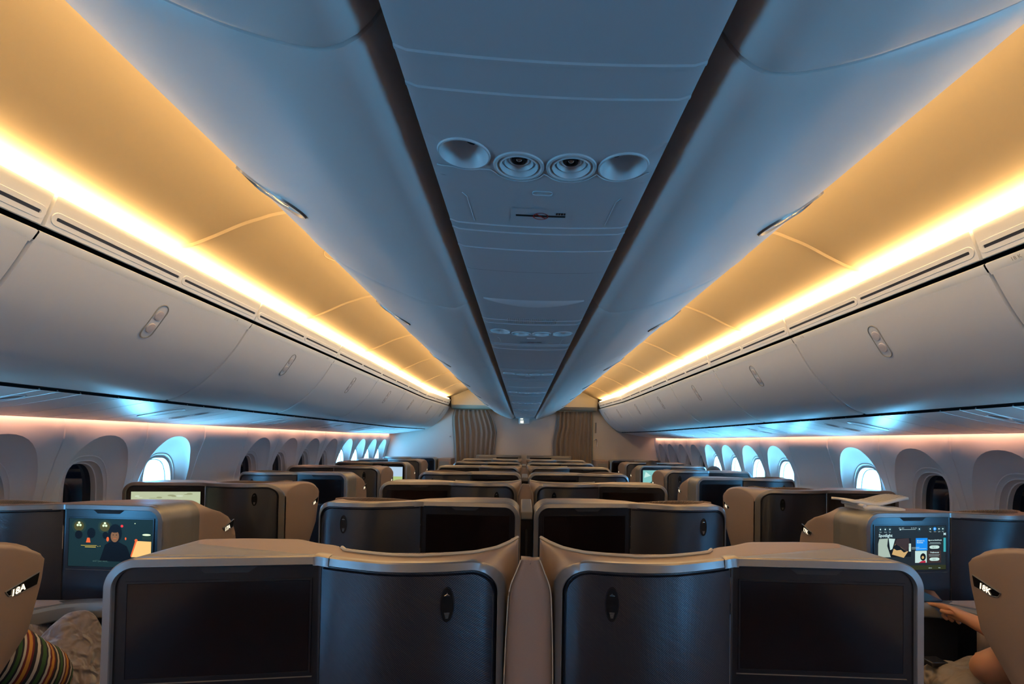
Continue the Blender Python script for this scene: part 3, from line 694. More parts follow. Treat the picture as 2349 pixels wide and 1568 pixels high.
# ---------------------------------------------------------------- seat suites
CS = [emi]
def suite(label, group, cx, d, Y0, T, mw, sw, mon_flank=False, wing='console', screen=None, number=None, hook=True, seat=True):
    """crease at cx; local u runs towards the curved shell (d=+1: to the right)."""
    root = thing('seat_suite', (cx, Y0 + .3, 0), label, 'airline seat', group)
    gt = crom([(0, .030), (.12, .002), (.38, -.040), (.62, -.042), (.84, -.016), (.94, .016), (1, .060)], 6)
    def g(u):
        if u <= 0: return .030 + (u / mw) * .045
        return interp(gt, u / sw)
    def pos(u, z, n=0): return (cx + d * u, Y0 + g(u) + n, z)
    rm, rs = .070, .088
    def outline(ins=0, zb=.0):
        zs_ = [zb, .3, .5, .65, .75, .83, .88, .92, .96, .99, 1.02, 1.05, 1.08, 1.11, 1.14]
        o = [(-mw + ins, z) for z in zs_] + [(-mw + ins, T - max(rm, ins + .01) - .004)]
        r_ = max(rm - ins, .01); top = T - ins
        for k in range(17): a = PI - (PI / 2) * k / 16; o.append((-mw + ins + r_ + r_ * math.cos(a), top - r_ + r_ * math.sin(a)))
        r2 = max(rs - ins, .01); a0 = -mw + ins + r_; b0 = sw - ins - r2
        for k in range(1, 40): o.append((a0 + (b0 - a0) * k / 40, top))
        for k in range(17): a = PI / 2 - (PI / 2) * k / 16; o.append((b0 + r2 * math.cos(a), top - r2 + r2 * math.sin(a)))
        o += [(sw - ins, z) for z in reversed(zs_)]
        return o
    fl = d < 0
    # trim frame
    m = M(fl); ins = .022
    m.loft([[pos(u, z, n) for u, z in outline(i_)] for i_, n in ((0, .020), (0, .004), (.003, 0), (ins - .002, -.003), (ins, .0), (ins, .016))][::-1])
    m.build('trim_frame', m_trim, root)
    # crease cover on the trim
    m = M(fl)
    m.loft([[pos(u, z, n) for u in (-.012, 0, .03)] for z, n in ((T - ins - .001, -.0045), (T - .002, -.0025), (T + .001, .004), (T + .001, .03))][::-1]); m.build('joint_cover', m_trim, root)
    # top and sides going forward
    o = outline(0)
    Dt = [(-mw, .25), (-.62 * mw, .26), (-.30 * mw, .235), (-.15 * mw, .17), (0, .125), (.10 * sw, .070), (.55 * sw, .065), (.72 * sw, .085), (.82 * sw, .14), (sw, .30)]
    fz_m = [(.1, .30), (.6, .42), (.9, .515), (.98, .53), (1.04, .525), (1.10, .495), (1.15, .44), (1.19, .37), (1.22, .31), (1.235, .28)] if mon_flank else [(.1, .30), (2, .30)]
    if wing == 'aisle': fz_s = [(.1, .14), (.75, .37), (.83, .435), (.92, .51), (1.07, .55), (1.14, .558), (1.17, .545), (1.195, .515), (1.215, .46), (1.228, .38), (1.24, .27)]
    elif wing == 'console': fz_s = [(.1, .30), (1.0, .31), (1.15, .31), (1.2, .30), (1.24, .28)]
    else: fz_s = [(.1, .12), (2, .12)]
    cw_ = [(.60, .070), (.815, .087), (.917, .124), (.97, .18), (1, .235)]
    def depth(k):
        u, z = o[k]
        if wing == 'console' and u >= sw - rs: return interp(cw_, u / sw)
        if u <= -mw + rm and z < T - 1e-6: return interp(fz_m, z) if z < T - rm else interp(fz_m, z) * (1 - (z - T + rm) / rm) + .25 * (z - T + rm) / rm
        if u >= sw - rs and z < T - 1e-6:
            return interp(fz_s, z)
        if wing == 'console' and u > .60 * sw: return interp(cw_, u / sw)
        if u > .82 * sw and z >= T - 1e-6:
            return interp([(.70 * sw, .085), (.80 * sw, .15), (sw - rs, interp(fz_s, T - .004))], u) if wing != 'aisle' else interp([(.62 * sw, .07), (sw - rs, .26)], u)
        return interp(Dt, u)
    def adep(k):
        u, z = o[k]
        if u <= -mw + rm: return min(.225, depth(k) - .02)
        return max(.004, .225 * (-u / mw)) if u < 0 else 0
    def bpos(k, y):
        u, z = o[k]; x = u
        zl_ = z
        if u >= sw - rs and z > T - rs - .001:
            if wing == 'console': sm = min(1, y / max(.02, depth(k))); sm = sm * sm * (3 - 2 * sm); zl_ = z + (T - z) * sm
            elif wing == 'aisle': sm = math.sin(PI * min(1, y / .52)) ** .6; zl_ = z + (T - z) * sm * .75
        if u >= sw - rs - .02 and wing == 'console':
            sm = min(1, y / .235); x = u + .026 * ((u - (sw - rs - .02)) / (rs + .02)) * sm
        if u < -mw + rm: x = u - .012 * min(1, y / .3) * (1 if mon_flank else 0)
        zz = zl_ - (.012 * min(1, y / .6) if z > 1.15 else 0)
        return (cx + d * x, Y0 + g(u) + .004 + y, zz)
    ks = range(len(o))
    kc = max(k for k in ks if o[k][0] < 0)
    m = M(fl); m.loft([[bpos(k, adep(k) * v) for k in range(kc + 1)] for v in (0, .25, .5, .75, 1)]); m.build('silver_side', m_silver, root, solid=.018)
    m = M(fl); m.loft([[bpos(k, (adep(k) if k <= kc else 0) + (depth(k) - (adep(k) if k <= kc else 0)) * v) for k in ks] for v in (0, .12, .25, .4, .55, .7, .85, 1)])
    m.build('shell', m_tan, root, solid=.022, bevel=.004)
    # cream piping along the rear top edge
    m = M(); pth = [(bpos(k, depth(k))) for k in ks if o[k][0] > .02 and o[k][0] < sw - .0005]
    if wing == 'console' and len(pth) > 3:
        m.tube([(x, y + .003, z + .003) for x, y, z in pth], .0048, 6); m.build('piping', m_cream, root)
    # back panel
    def zt(u, i_):
        top = T - i_
        if u > sw - rs: q = u - (sw - rs); R_ = rs - i_; return top - R_ + math.sqrt(max(0, R_ * R_ - q * q)) if q < R_ else top - R_
        if u < -mw + rm: q = (-mw + rm) - u; R_ = rm - i_; return top - R_ + math.sqrt(max(0, R_ * R_ - q * q)) if q < R_ else top - R_
        return top
    def colpanel(ua, ub, i_, n, zb=.02, nu=36, soft=0):
        m = M(fl); cols = []
        # denser sampling near the ends
        us = [ua + (ub - ua) * (1 - math.cos(PI * j / nu)) / 2 for j in range(nu + 1)]
        for u in us:
            z1 = zt(u, i_); cols.append([pos(u, zb + (z1 - zb) * f, n) for f in (0, .3, .6, .8, .9, .96, 1)])
        m.loft(cols[::-1]); return m
    bp_ = colpanel(.006, sw - ins + .001, ins - .001, .009).build('back_panel', m_panel, root)
    # thin frame line around the panel
    m = M(fl); fo = [(u, z) for u, z in outline(ins + .006) if u > .012]
    fo = [(.012, T - ins - .006)] + fo
    fi = [(u, z) for u, z in outline(ins + .011) if u > .012]; fi = [(.012, T - ins - .011)] + fi
    nmin = min(len(fo), len(fi)); fo = fo[-nmin:]; fi = fi[-nmin:]
    m.loft([[pos(u, z, .0085) for u, z in fo], [pos(u, z, .0050) for u, z in [((a[0] + b[0]) / 2, (a[1] + b[1]) / 2) for a, b in zip(fo, fi)]], [pos(u, z, .0085) for u, z in fi]][::-1])
    m.build('panel_seam', m_panel, root)
    # monitor
    mo = colpanel(-mw + ins - .001, .004, ins - .001, .008).build('monitor', m_house, root)
    s0, s1 = -mw + .049, -.022; zt1, zt0 = T - .061, T - .061 - (s1 - s0) * .548
    m = M(fl)
    def fr(i_, n): return [pos(u, z, n) for u, z in ((s0 - i_, zt0 - i_), (s1 + i_, zt0 - i_), (s1 + i_, zt1 + i_), (s0 - i_, zt1 + i_))]
    m.loft([fr(.006, .0085), fr(.006, .0055), fr(.001, .0055), fr(0, .0080)][::-1], True); m.build('screen_bezel', m_house, mo)
    m = M(fl); m.loft([[pos(u, z, n) for u in (s0 - .01, s1 + .01)] for z, n in ((zt0 - .016, .0082), (zt0 - .0145, .005), (zt0 - .013, .0082))][::-1]); m.build('hinge_line', m_trim, mo)
    sc = M()
    nq = .0062
    def Q(a, b, l):
        f = a if d > 0 else 1 - a
        u = s0 + (s1 - s0) * f; return pos(u, zt0 + (zt1 - zt0) * b, nq - l)
    sc.poly([Q(0, 0, 0), Q(1, 0, 0), Q(1, 1, 0), Q(0, 1, 0)], 0)
    mats = m_screen
    if screen: mats = fill_screen(sc, screen, Q)
    sc.build('screen', mats, mo, smooth=None)
    uc = (s0 + s1) / 2 + .012
    m = M(fl); zl = T - ins - .0005
    m.loft([[pos(u, z, .0078) for u, z in ((uc - .070, zl), (uc, zl), (uc + .070, zl))], [pos(u, z, .0062) for u, z in ((uc - .048, zl - .016), (uc, zl - .016), (uc + .048, zl - .016))]]); m.build('latch_recess', m_black, mo)
    # coat hook
    if hook:
        hu, hz = .70 * sw, T - .100
        m = M(fl)
        def E(rx, rz, n): return [pos(hu + rx * math.cos(2 * PI * k / 32), hz + rz * math.sin(2 * PI * k / 32), n) for k in range(32)]
        m.loft([E(.0165, .0415, .0095), E(.0158, .0405, .0062), E(.0140, .0385, .0062), E(.0132, .0372, .0088)][::-1], True)
        hk = m.build('coat_hook', m_house, root)
        m = M(fl); m.poly(E(.0136, .0376, .0078)); m.build('hook_face', m_signb, hk, smooth=None)
        m = M(fl)
        m.tube([pos(hu - .0065, hz + .021, .0068), pos(hu, hz + .0245, .0068), pos(hu + .0065, hz + .021, .0068), pos(hu - .0065, hz + .021, .0068)], .0006, 5)
        m.tube([pos(hu, hz + .0245, .0068), pos(hu + .0004, hz + .0275, .0068)], .0006, 5)
        m.build('hanger_symbol', m_chrome, hk)
        m = M(fl)
        for q in range(6): w_ = .006 - .0006 * q; m.tube([pos(hu - w_, hz - .019 - .0024 * q, .0072), pos(hu + w_, hz - .019 - .0024 * q, .0072)], .0007, 5)
        m.build('grip_ribs', m_trim, hk)
    # headrest pad peeking over the shell
    if seat:
        m = M(fl); rows = []
        ue = sw * .97 if wing == 'console' else sw * .90
        def rimD(u):
            if wing == 'console' and u > .6 * sw: return interp(cw_, u / sw)
            if u > .82 * sw: return interp([(.70 * sw, .085), (.80 * sw, .15), (sw - rs, interp(fz_s, T - .004))], u) if wing != 'aisle' else interp([(.62 * sw, .07), (sw - rs, .26)], u)
            return interp(Dt, u)
        for j in range(33):
            u = sw * .12 + (ue - sw * .12) * j / 32; yb = Y0 + g(u) + rimD(u) + .010
            top = T + (-.006 + .010 * math.sin(PI * j / 32) if wing == 'console' else -.002 + .016 * math.sin(PI * j / 32))
            th = .034 * math.sin(PI * (j + .6) / 33.2) ** .3 + .003; x = cx + d * u
            rows.append([(x, yb, .55), (x, yb, top - .012), (x, yb + .004, top - .003), (x, yb + .012, top), (x, yb + th - .006, top - .003), (x, yb + th, top - .014), (x, yb + th, .55)])
        m.loft(rows, cap0=True, cap1=True); m.build('headrest_pad', m_brown, root)
        m = M(); a, b = sorted((cx + d * .03, cx + d * (sw - .03)))
        m.box((a, Y0 + .20, .30), (b, Y0 + .74, .47)); m.build('seat_cushion', m_seat, root, bevel=.03)
        m = M(); m.box((a, Y0 + .14, .45), (b, Y0 + .24, 1.02)); m.build('backrest', m_seat, root, bevel=.03)
    # seat number
    if number:
        if mon_flank: uy, zc, sx = .455, 1.088, -mw - .010; dirn = 1
        else: uy, zc, sx = .486, 1.068, sw - .004
        # plate hugging the flank: plane x = const, tilted up forwards
        out = 1 if (sx > 0) else -1
        X = cx + d * sx; ox = (d * out) * .0035
        gy = Y0 + (g(-mw) if mon_flank else g(sw))
        back = .048 if not mon_flank else .042; fwd_ = .062 if not mon_flank else .052
        sl = .26
        def S(a, b, l=0): return (X + ox * (1 + l), gy + uy + a, zc + a * sl + b)
        pl = [(-back, .012), (-back + .010, -.006), (-back + .035, -.016), (fwd_ - .010, -.019), (fwd_ - .002, .018)]
        m = M(); m.prism([S(a, b, -2.) for a, b in pl], (ox * 2.6, 0, 0)); sg = m.build('seat_number_sign', m_signb, root, smooth=None)
        m = M(); m.tube([S(a, b, .2) for a, b in pl + [pl[0]]], .0022, 6, caps=False); m.build('sign_rim', m_trim, sg)
        m = M(); m.tube([S(-back, .012, -.6), S(-back - .20, .012, -.8)] if mon_flank else [S(-back, .012, -.6), S(-back - .02, .012, -.8)], .0010, 5); m.build('groove', m_trim, sg)
        m = M(); xd = (0, 1, sl) if X < 0 else (0, -1, -sl)
        st = S(-.034, -.011, 1.2) if X < 0 else S(.032, -.012, 1.2)
        m.text(number, st, xd, (0, .10 * (1 if X < 0 else -1), 1), .028, 0, bold=.0008); m.build('number', m_numb, sg, smooth=None)
    return root

cent = 'centre seat suites'
PITCH = 1.12
lets = {-1: 'left', 1: 'right'}
for n in range(7):
    Y0 = 1.232 + PITCH * n
    for s in (-1, 1):
        who = 'centre %s seat suite, %s, dark monitor ' % (lets[s], row_near(n))
        if n % 2 == 0:   # monitor outside, curved shell by the console
            suite(who + 'on its outer side', cent, s * .513, -s, Y0, 1.265, .467, .455, wing='console')
        else:
            suite(who + 'beside the console', cent, s * .487, s, Y0, 1.265, .455, .478, wing='aisleless')
# side rows
film = {(-1, 1): 'film', (1, 1): 'menu', (-1, 2): 'sand', (-1, 5): 'field', (1, 5): 'aerial'}
what = {'film': 'film playing on its screen', 'menu': 'lit menu on its screen', 'sand': 'pale sand picture on its screen', 'field': 'sky and grass on its screen', 'aerial': 'teal picture on its screen'}
for n in range(8):
    Y0 = 1.13 + PITCH * n; row = 18 - n
    for s in (-1, 1):
        num = '%d%s' % (row, 'A' if s < 0 else 'K'); sc = film.get((s, n))
        lb = '%s window seat suite, %s, %s' % (side[s], row_near(n), what[sc] if sc else 'lit sign ' + num)
        if n % 2 == 0:
            suite(lb, 'window seat suites', s * 2.083, -s, Y0, 1.250, .475, .500, wing='aisle', screen=sc, number=num)
        else:
            suite(lb, 'window seat suites', s * 1.982, s, Y0, 1.250, .442, .50, mon_flank=True, wing=None, screen=sc, number=num, seat=n < 7)

# ---------------------------------------------------------------- centre consoles
for n in range(7):
    Y0 = 1.232 + PITCH * n
    if n % 2 == 0:
        t = thing('centre_console', (0, Y0 + .4, 0), 'taupe bottle-shaped console between the centre seats, %s' % row_near(n), 'console', 'taupe centre consoles')
        half = crom([(.0235, 1.254), (.026, 1.248), (.036, 1.222), (.048, 1.192), (.053, 1.165), (.0555, 1.12), (.0585, 1.05), (.061, .95), (.063, .8), (.064, .0)], 3)
        m = M()
        rows = [[(-x, Y0 + .045 + .02 * 0, z), (-x * .5, Y0 + .040, z), (0, Y0 + .038, z), (x * .5, Y0 + .040, z), (x, Y0 + .045, z)] for x, z in half]
        m.loft(rows[::-1])
        m.loft([[(-half[0][0] * 1.0, Y0 + .045 + y, 1.254 - y * .02), (0, Y0 + .038 + y, 1.254 - y * .02), (half[0][0], Y0 + .045 + y, 1.254 - dz)] for y, dz in ((0, 0), (.035, .001), (.045, .01), (.045, .5), (.046, 1.25))])
        m.build('console_body', m_tan2 if 'm_tan2' in globals() else m_tan, t, solid=.01)
        m = M()
        for s in (-1, 1): m.tube([(s * x, Y0 + .0425, z) for x, z in half], .0016, 6)
        m.build('edge_piping', m_cream, t)
    else:
        t = thing('centre_console', (0, Y0 + .4, 0), 'narrow dark slotted console between two monitors, %s' % row_near(n), 'console', 'dark slotted consoles')
        m = M(); m.box((-.029, Y0 + .02, 1.185), (.029, Y0 + .55, 1.222)); m.build('cap', m_silver, t, bevel=.006)
        m = M(); m.box((-.028, Y0 + .03, .0), (.028, Y0 + .50, 1.183)); m.build('front', m_house, t)
        m = M(); m.box((-.005, Y0 + .028, .3), (.005, Y0 + .0305, 1.14)); m.build('slot', m_black, t)

# ---------------------------------------------------------------- ledges and foot consoles by row 17
for s in (-1, 1):
    Y1 = 2.25
    t = thing('foot_console', (s * 2.0, 1.9, 0), 'silver edged ledge with dark foot opening below the lit monitor on the %s' % side[s], 'console', 'foot consoles')
    path = crom([(1.585, 2.17), (1.70, 2.165), (1.80, 2.15), (1.90, 2.10), (1.98, 2.00), (2.06, 1.84), (2.12, 1.66), (2.16, 1.5)], 5)
    def zl(k): return interp([(0, .862), (.35, .862), (.55, .845), (.8, .79), (1, .755)], k / (len(path) - 1))
    m = M(s > 0)
    m.loft([[(s * x, y - .004, zl(k) - .052) for k, (x, y) in enumerate(path)], [(s * x, y - .006, zl(k) - .046) for k, (x, y) in enumerate(path)], [(s * x, y, zl(k) - .008) for k, (x, y) in enumerate(path)],
            [(s * (x + .006), y + .006, zl(k)) for k, (x, y) in enumerate(path)], [(s * (x + .05), min(y + .05, 2.215) if x < 1.9 else y + .035, zl(k) + .001) for k, (x, y) in enumerate(path)]])
    m.build('ledge_rail', m_silver, t, solid=.006)
    m = M(s > 0)
    m.loft([[(s * (x + .02), y + .02, zl(k) - .004) for k, (x, y) in enumerate(path)], [(s * 2.58, min(max(y, 1.5) + .12, 2.20) if k < 14 else y + .02, zl(k) - .004) for k, (x, y) in enumerate(path)]]); m.build('ledge_top', m_tan, t, solid=.01)
    m = M(s > 0); kk = [k for k in range(len(path)) if path[k][0] > 1.90]
    m.loft([[(s * (path[k][0] + .012), path[k][1] + .004, z) for k in kk] for z in (.30, .55, .70)] + [[(s * (path[k][0] + .012), path[k][1] + .004, zl(k) - .05) for k in kk]]); m.build('side_panel', m_tan, t, solid=.012)
    m = M(); a, b = sorted((s * 1.56, s * 1.93)); m.box((a, 2.185, .0), (b, 2.22, .80)); m.build('foot_opening', m_black, t)
    m = M(); m.box((a, 2.10, .0), (b, 2.18, .38)); m.build('ottoman', m_seat, t, bevel=.01)
    if s > 0:
        m = M()
        def LQ(a_, b_, l): q = Vector((1.985, 2.02, .70)) + Vector((.0, -.0, -.12 * b_)); return (1.985 + .062 * a_, 2.015 - .13 * a_ , .705 - .10 * b_ - .012 * a_ - 0)
        m.prism([LQ(0, 0, 0), LQ(1, 0, 0), LQ(1, 1, 0), LQ(0, 1, 0)], (-.002, -.001, 0)); lb = m.build('instruction_label', m_label, t, smooth=None)
        m = M()
        for q in range(7):
            b_ = .18 + .11 * q; p0 = Vector(LQ(.08, b_, 0)) + Vector((-.004, -.002, 0)); p1 = Vector(LQ(.9, b_, 0)) + Vector((-.004, -.002, 0)); m.tube([p0, p1], .0012, 4)
        m.build('label_text', m_print, lb)

exec_people = True
# ---------------------------------------------------------------- people and soft things
def skin_body(chains, name, material, parent=None, subd=2):
    """chains: list of [(x,y,z,r)...]; chains after the first start from the index given by (chain, idx)."""
    me = bpy.data.meshes.new(name); vs = []; es = []; rad = []; idx = {}
    for ci, (start, pts) in enumerate(chains):
        prev = idx[start] if start is not None else None
        for k, p in enumerate(pts):
            vs.append(p[:3]); rad.append(p[3]); i = len(vs) - 1; idx[(ci, k)] = i
            if prev is not None: es.append((prev, i))
            prev = i
    me.from_pydata(vs, es, []); me.update()
    o = bpy.data.objects.new(name, me); C.objects.link(o)
    sk = o.modifiers.new('skin', 'SKIN'); sk.use_smooth_shade = True; sk.branch_smoothing = .4
    if not me.skin_vertices: me.skin_vertices.new()
    for i, r_ in enumerate(rad): me.skin_vertices[0].data[i].radius = (r_, r_); me.skin_vertices[0].data[i].use_root = (i == 0)
    sb = o.modifiers.new('sub', 'SUBSURF'); sb.levels = subd; sb.render_levels = subd
    dg = bpy.context.evaluated_depsgraph_get(); me2 = bpy.data.meshes.new_from_object(o.evaluated_get(dg)); me2.name = name
    bpy.data.objects.remove(o); me2.materials.clear(); me2.materials.append(material)
    me2.polygons.foreach_set('use_smooth', [True] * len(me2.polygons))
    o = bpy.data.objects.new(name, me2); C.objects.link(o)
    if parent: o.parent = parent; o.matrix_parent_inverse = Matrix.Translation(-parent_loc(parent))
    return o

# person in 18K: body sits behind the tall side wing
B = [(None, [(1.83, 1.60, .60, .13), (1.84, 1.56, .74, .135), (1.85, 1.52, .88, .14), (1.86, 1.50, 1.00, .12), (1.86, 1.51, 1.07, .055), (1.86, 1.53, 1.13, .085), (1.86, 1.55, 1.19, .07)]),
     ((0, 3), [(1.99, 1.53, 1.00, .065), (2.02, 1.64, .87, .052), (1.93, 1.76, .790, .050), (1.905, 1.84, .795, .047), (1.875, 1.93, .815, .038), (1.842, 2.02, .840, .029), (1.832, 2.045, .846, .028)]),   # reaching arm
     ((1, 6), [(1.820, 2.075, .856, .0275), (1.806, 2.110, .864, .021)]),
     ((2, 1), [(1.792, 2.140, .866, .0100), (1.776, 2.165, .862, .0092), (1.764, 2.182, .854, .0084)]),
     ((2, 0), [(1.815, 2.118, .846, .0100), (1.806, 2.122, .824, .0094), (1.818, 2.106, .812, .0086)]),
     ((2, 0), [(1.832, 2.108, .840, .0100), (1.822, 2.108, .819, .0092), (1.832, 2.094, .808, .0084)]),
     ((2, 0), [(1.845, 2.082, .836, .0095), (1.838, 2.086, .816, .0086), (1.844, 2.074, .806, .0078)]),
     ((2, 0), [(1.808, 2.072, .854, .0110), (1.796, 2.090, .850, .0100), (1.782, 2.112, .852, .0090)]),
     ((0, 3), [(1.73, 1.53, .99, .065), (1.665, 1.62, .87, .058), (1.640, 1.73, .768, .066), (1.69, 1.80, .742, .052), (1.77, 1.87, .735, .036), (1.82, 1.92, .73, .026)]),
     ((8, 5), [(1.845, 1.955, .725, .022), (1.85, 1.985, .715, .012), (1.85, 2.01, .705, .009)]),
     ((0, 0), [(1.74, 1.70, .57, .085), (1.72, 1.93, .585, .075), (1.73, 2.02, .56, .06), (1.74, 2.06, .40, .05)]),
     ((0, 0), [(1.90, 1.70, .57, .085), (1.89, 1.88, .585, .075), (1.88, 1.96, .56, .06), (1.88, 1.99, .40, .05)])]
pk = skin_body(B, 'person', m_skin, None)
tag(pk, 'person seated on the right in violet top, bare arm stretched to a handset', 'person')
def cloth_tube(path, rad, name, material, parent, n=20, wob=.06, seed=1, flat=1.):
    random.seed(seed); m = M(); rows = []
    path = crom([tuple(p) + (r_,) for p, r_ in zip(path, rad)], 6)
    ph = random.random() * 6
    for i, p in enumerate(path):
        c = Vector(p[:3]); a = Vector(path[min(i + 1, len(path) - 1)][:3]) - Vector(path[max(i - 1, 0)][:3]); a.normalize()
        x = a.cross(Vector((0, 0, 1))).normalized(); y = x.cross(a)
        rows.append([c + (x * math.cos(2 * PI * k / n) + y * math.sin(2 * PI * k / n) * flat) * p[3] * (1 + wob * math.sin(3 * 2 * PI * k / n + i * .9 + ph) * math.sin(i * 1.3 + k * .5) + wob * .5 * math.sin(i * 2.1)) for k in range(n)])
    m.loft(rows, True, cap0=True, cap1=True)
    return m.build(name, material, parent, smooth=60, subd=1)
cloth_tube([(1.84, 1.55, .58), (1.84, 1.55, .74), (1.85, 1.51, .90), (1.86, 1.49, 1.02)], [.165, .16, .17, .13], 'violet_top', m_purple, pk, seed=2)
cloth_tube([(1.74, 1.52, .99), (1.685, 1.58, .90), (1.660, 1.64, .83)], [.085, .078, .078], 'sleeve', m_purple, pk, seed=3)
cloth_tube([(1.75, 1.62, .575), (1.73, 1.78, .585), (1.715, 1.93, .595), (1.73, 2.03, .58), (1.74, 2.09, .46)], [.11, .108, .100, .088, .075], 'trouser_leg', m_khaki, pk, seed=4, wob=.07)
cloth_tube([(1.90, 1.62, .575), (1.89, 1.78, .585), (1.88, 1.90, .595), (1.88, 1.97, .57), (1.88, 2.01, .44)], [.11, .105, .098, .085, .075], 'trouser_leg', m_khaki, pk, seed=5, wob=.07)
m = M(); rows = []
for j in range(9):
    f = j / 8; rows.append([(1.70 + .16 * f, 1.80 + .20 * q - .05 * f, .712 - .012 * math.cos(3 * f) + .012 * math.sin(q * 5 + f * 3) - .05 * abs(f - .5)) for q in [i / 8 for i in range(9)]])
m.loft(rows); m.build('shirt_hem', m_khaki, pk, solid=.008, subd=1)
m = M(); m.box((1.63, 1.97, .672), (1.70, 2.035, .690)); 
tag(m.build('pouch', m_dark, bevel=.004), 'small black rectangular pouch lying on the khaki trousers on the right', 'pouch')
# phone held / docked at the ledge
m = M()
px_ = [Vector((1.742, 2.215, .918)), Vector((1.835, 2.205, .905)), Vector((1.850, 2.175, .868)), Vector((1.757, 2.180, .862))]
m.prism(px_, (-.002, -.007, .006)); ph = m.build('remote_handset', m_house, None, smooth=None, bevel=.003)
m = M(); c = sum(px_, Vector()) / 4; m.prism([c + (p - c) * .84 + Vector((-.0025, -.0085, .0072)) for p in px_], (0, -.0005, .0005)); m.build('handset_screen', m_screen, ph, smooth=None)
tag(ph, 'black glossy handset propped on the right ledge, touched by an outstretched finger', 'handset')

# 18A: person in striped top, legs under a grey blanket
B = [(None, [(-1.86, 1.50, .60, .13), (-1.86, 1.48, .76, .14), (-1.86, 1.46, .92, .14), (-1.86, 1.46, 1.01, .11), (-1.86, 1.48, 1.07, .055), (-1.86, 1.50, 1.12, .082), (-1.86, 1.52, 1.18, .068)]),
     ((0, 3), [(-1.72, 1.50, .99, .062), (-1.70, 1.62, .88, .05), (-1.685, 1.76, .79, .042), (-1.70, 1.88, .73, .032), (-1.72, 1.95, .70, .026)]),
     ((1, 4), [(-1.73, 1.985, .69, .022), (-1.735, 2.02, .68, .012), (-1.735, 2.045, .672, .009)]),
     ((0, 3), [(-2.00, 1.50, .99, .062), (-2.02, 1.62, .86, .05), (-1.95, 1.78, .75, .04), (-1.88, 1.85, .72, .028)]),
     ((0, 0), [(-1.78, 1.66, .57, .085), (-1.77, 1.90, .66, .07), (-1.77, 2.02, .72, .06), (-1.78, 2.10, .50, .05)]),
     ((0, 0), [(-1.95, 1.66, .57, .085), (-1.93, 1.90, .64, .07), (-1.93, 2.00, .68, .06), (-1.93, 2.08, .50, .05)])]
pa = skin_body(B, 'person', m_skin, None)
tag(pa, 'person in striped knit top seated on the left, legs under a grey blanket', 'person')
def stripe_sleeve(path, rad, name):
    m = M(); path = crom([tuple(p) + (r_,) for p, r_ in zip(path, rad)], 8); rows = []; n = 24
    for i, p in enumerate(path):
        c = Vector(p[:3]); a = (Vector(path[min(i + 1, len(path) - 1)][:3]) - Vector(path[max(i - 1, 0)][:3])).normalized()
        x = a.cross(Vector((0, 0, 1))).normalized(); y = x.cross(a)
        rows.append([c + (x * math.cos(2 * PI * k / n) + y * math.sin(2 * PI * k / n)) * p[3] * (1 + .03 * math.sin(k * .8 + i * .7)) for k in range(n)])
    m.loft(rows, True, cap0=True, cap1=True); o = m.build(name, m_stripe, pa, smooth=60)
    uv = o.data.uv_layers.new(name='UVMap'); nr = len(rows)
    for poly in o.data.polygons:
        for li, vi in zip(poly.loop_indices, poly.vertices):
            r_, c_ = divmod(vi, n); w = c_ / n
            uv.data[li].uv = (r_ / (nr - 1) * 1.15 + .10 * math.sin(2 * PI * w + .6), w)
    return o
stripe_sleeve([(-1.80, 1.50, 1.0), (-1.70, 1.60, .93), (-1.675, 1.72, .835), (-1.675, 1.83, .735), (-1.695, 1.90, .665)], [.10, .095, .090, .088, .075], 'striped_sleeve')
stripe_sleeve([(-1.86, 1.50, .55), (-1.86, 1.48, .75), (-1.86, 1.46, .92), (-1.86, 1.46, 1.02)], [.165, .165, .168, .12], 'striped_top')
# blanket draped over knees
m = M(); rows = []; nu, nv = 40, 40
def bl(u, v):
    x = -1.60 - .50 * u; y = 1.80 + .40 * v
    k1 = math.exp(-(((x + 1.775) / .095) ** 2)) ; k2 = math.exp(-(((x + 1.94) / .10) ** 2))
    prof = interp([(0, .0), (.15, .02), (.45, .13), (.72, .20), (.86, .185), (.95, .10), (1, -.02)], v)
    z = .615 + prof * max(k1, .85 * k2) * 1.0 + .02 * (k1 + k2)
    z += .016 * math.sin(14 * u + 5 * v) * math.sin(9 * v + 3 * u) + .008 * math.sin(31 * u - 12 * v) * math.sin(6 * v) + .006 * math.sin(26 * v + 17 * u + 2 * math.sin(9 * u)) + .006 * abs(math.sin(20 * u + 9 * v * v))
    if u < .14: z -= (.14 - u) * 1.9
    return (x, y, z)
m.loft([[bl(u / nu, v / nv) for u in range(nu + 1)] for v in range(nv + 1)])
o = m.build('blanket', m_blanket, None, smooth=80, solid=.012, subd=1)
tag(o, 'crumpled grey brown fleece blanket draped over raised knees on the left', 'blanket')

# folded newspaper on top of the right suite
t = thing('newspaper', (1.70, 2.42, 1.245), 'folded newspaper lying on the right suite top, above the lit menu screen', 'newspaper')
def sheet(fn, name, mt=m_paper, sol=.004, nu=10, nv=6):
    m = M(); m.loft([[fn(i / nu, j / nv) for i in range(nu + 1)] for j in range(nv + 1)]); return m.build(name, mt, t, solid=sol, smooth=60)
s1_ = sheet(lambda a, b: (1.60 + .20 * a + .01 * b, 2.33 + .17 * b, 1.262 + .006 * math.sin(a * 5 + .4) + .003 * math.sin(b * 5)), 'lower_fold', sol=.020)
s2_ = sheet(lambda a, b: (1.555 + .30 * a, 2.36 + .16 * b + .02 * a, 1.278 + .034 * abs(a - .36) ** 1.3 / .64 + .004 * math.sin(b * 3) + .003 * math.sin(a * 9)), 'upper_fold', sol=.012)
m = M(); m.tube([(1.600, 2.33, 1.268), (1.600, 2.42, 1.272), (1.602, 2.50, 1.270)], .0095, 10); m.build('spine', m_paper, t)
m = M()
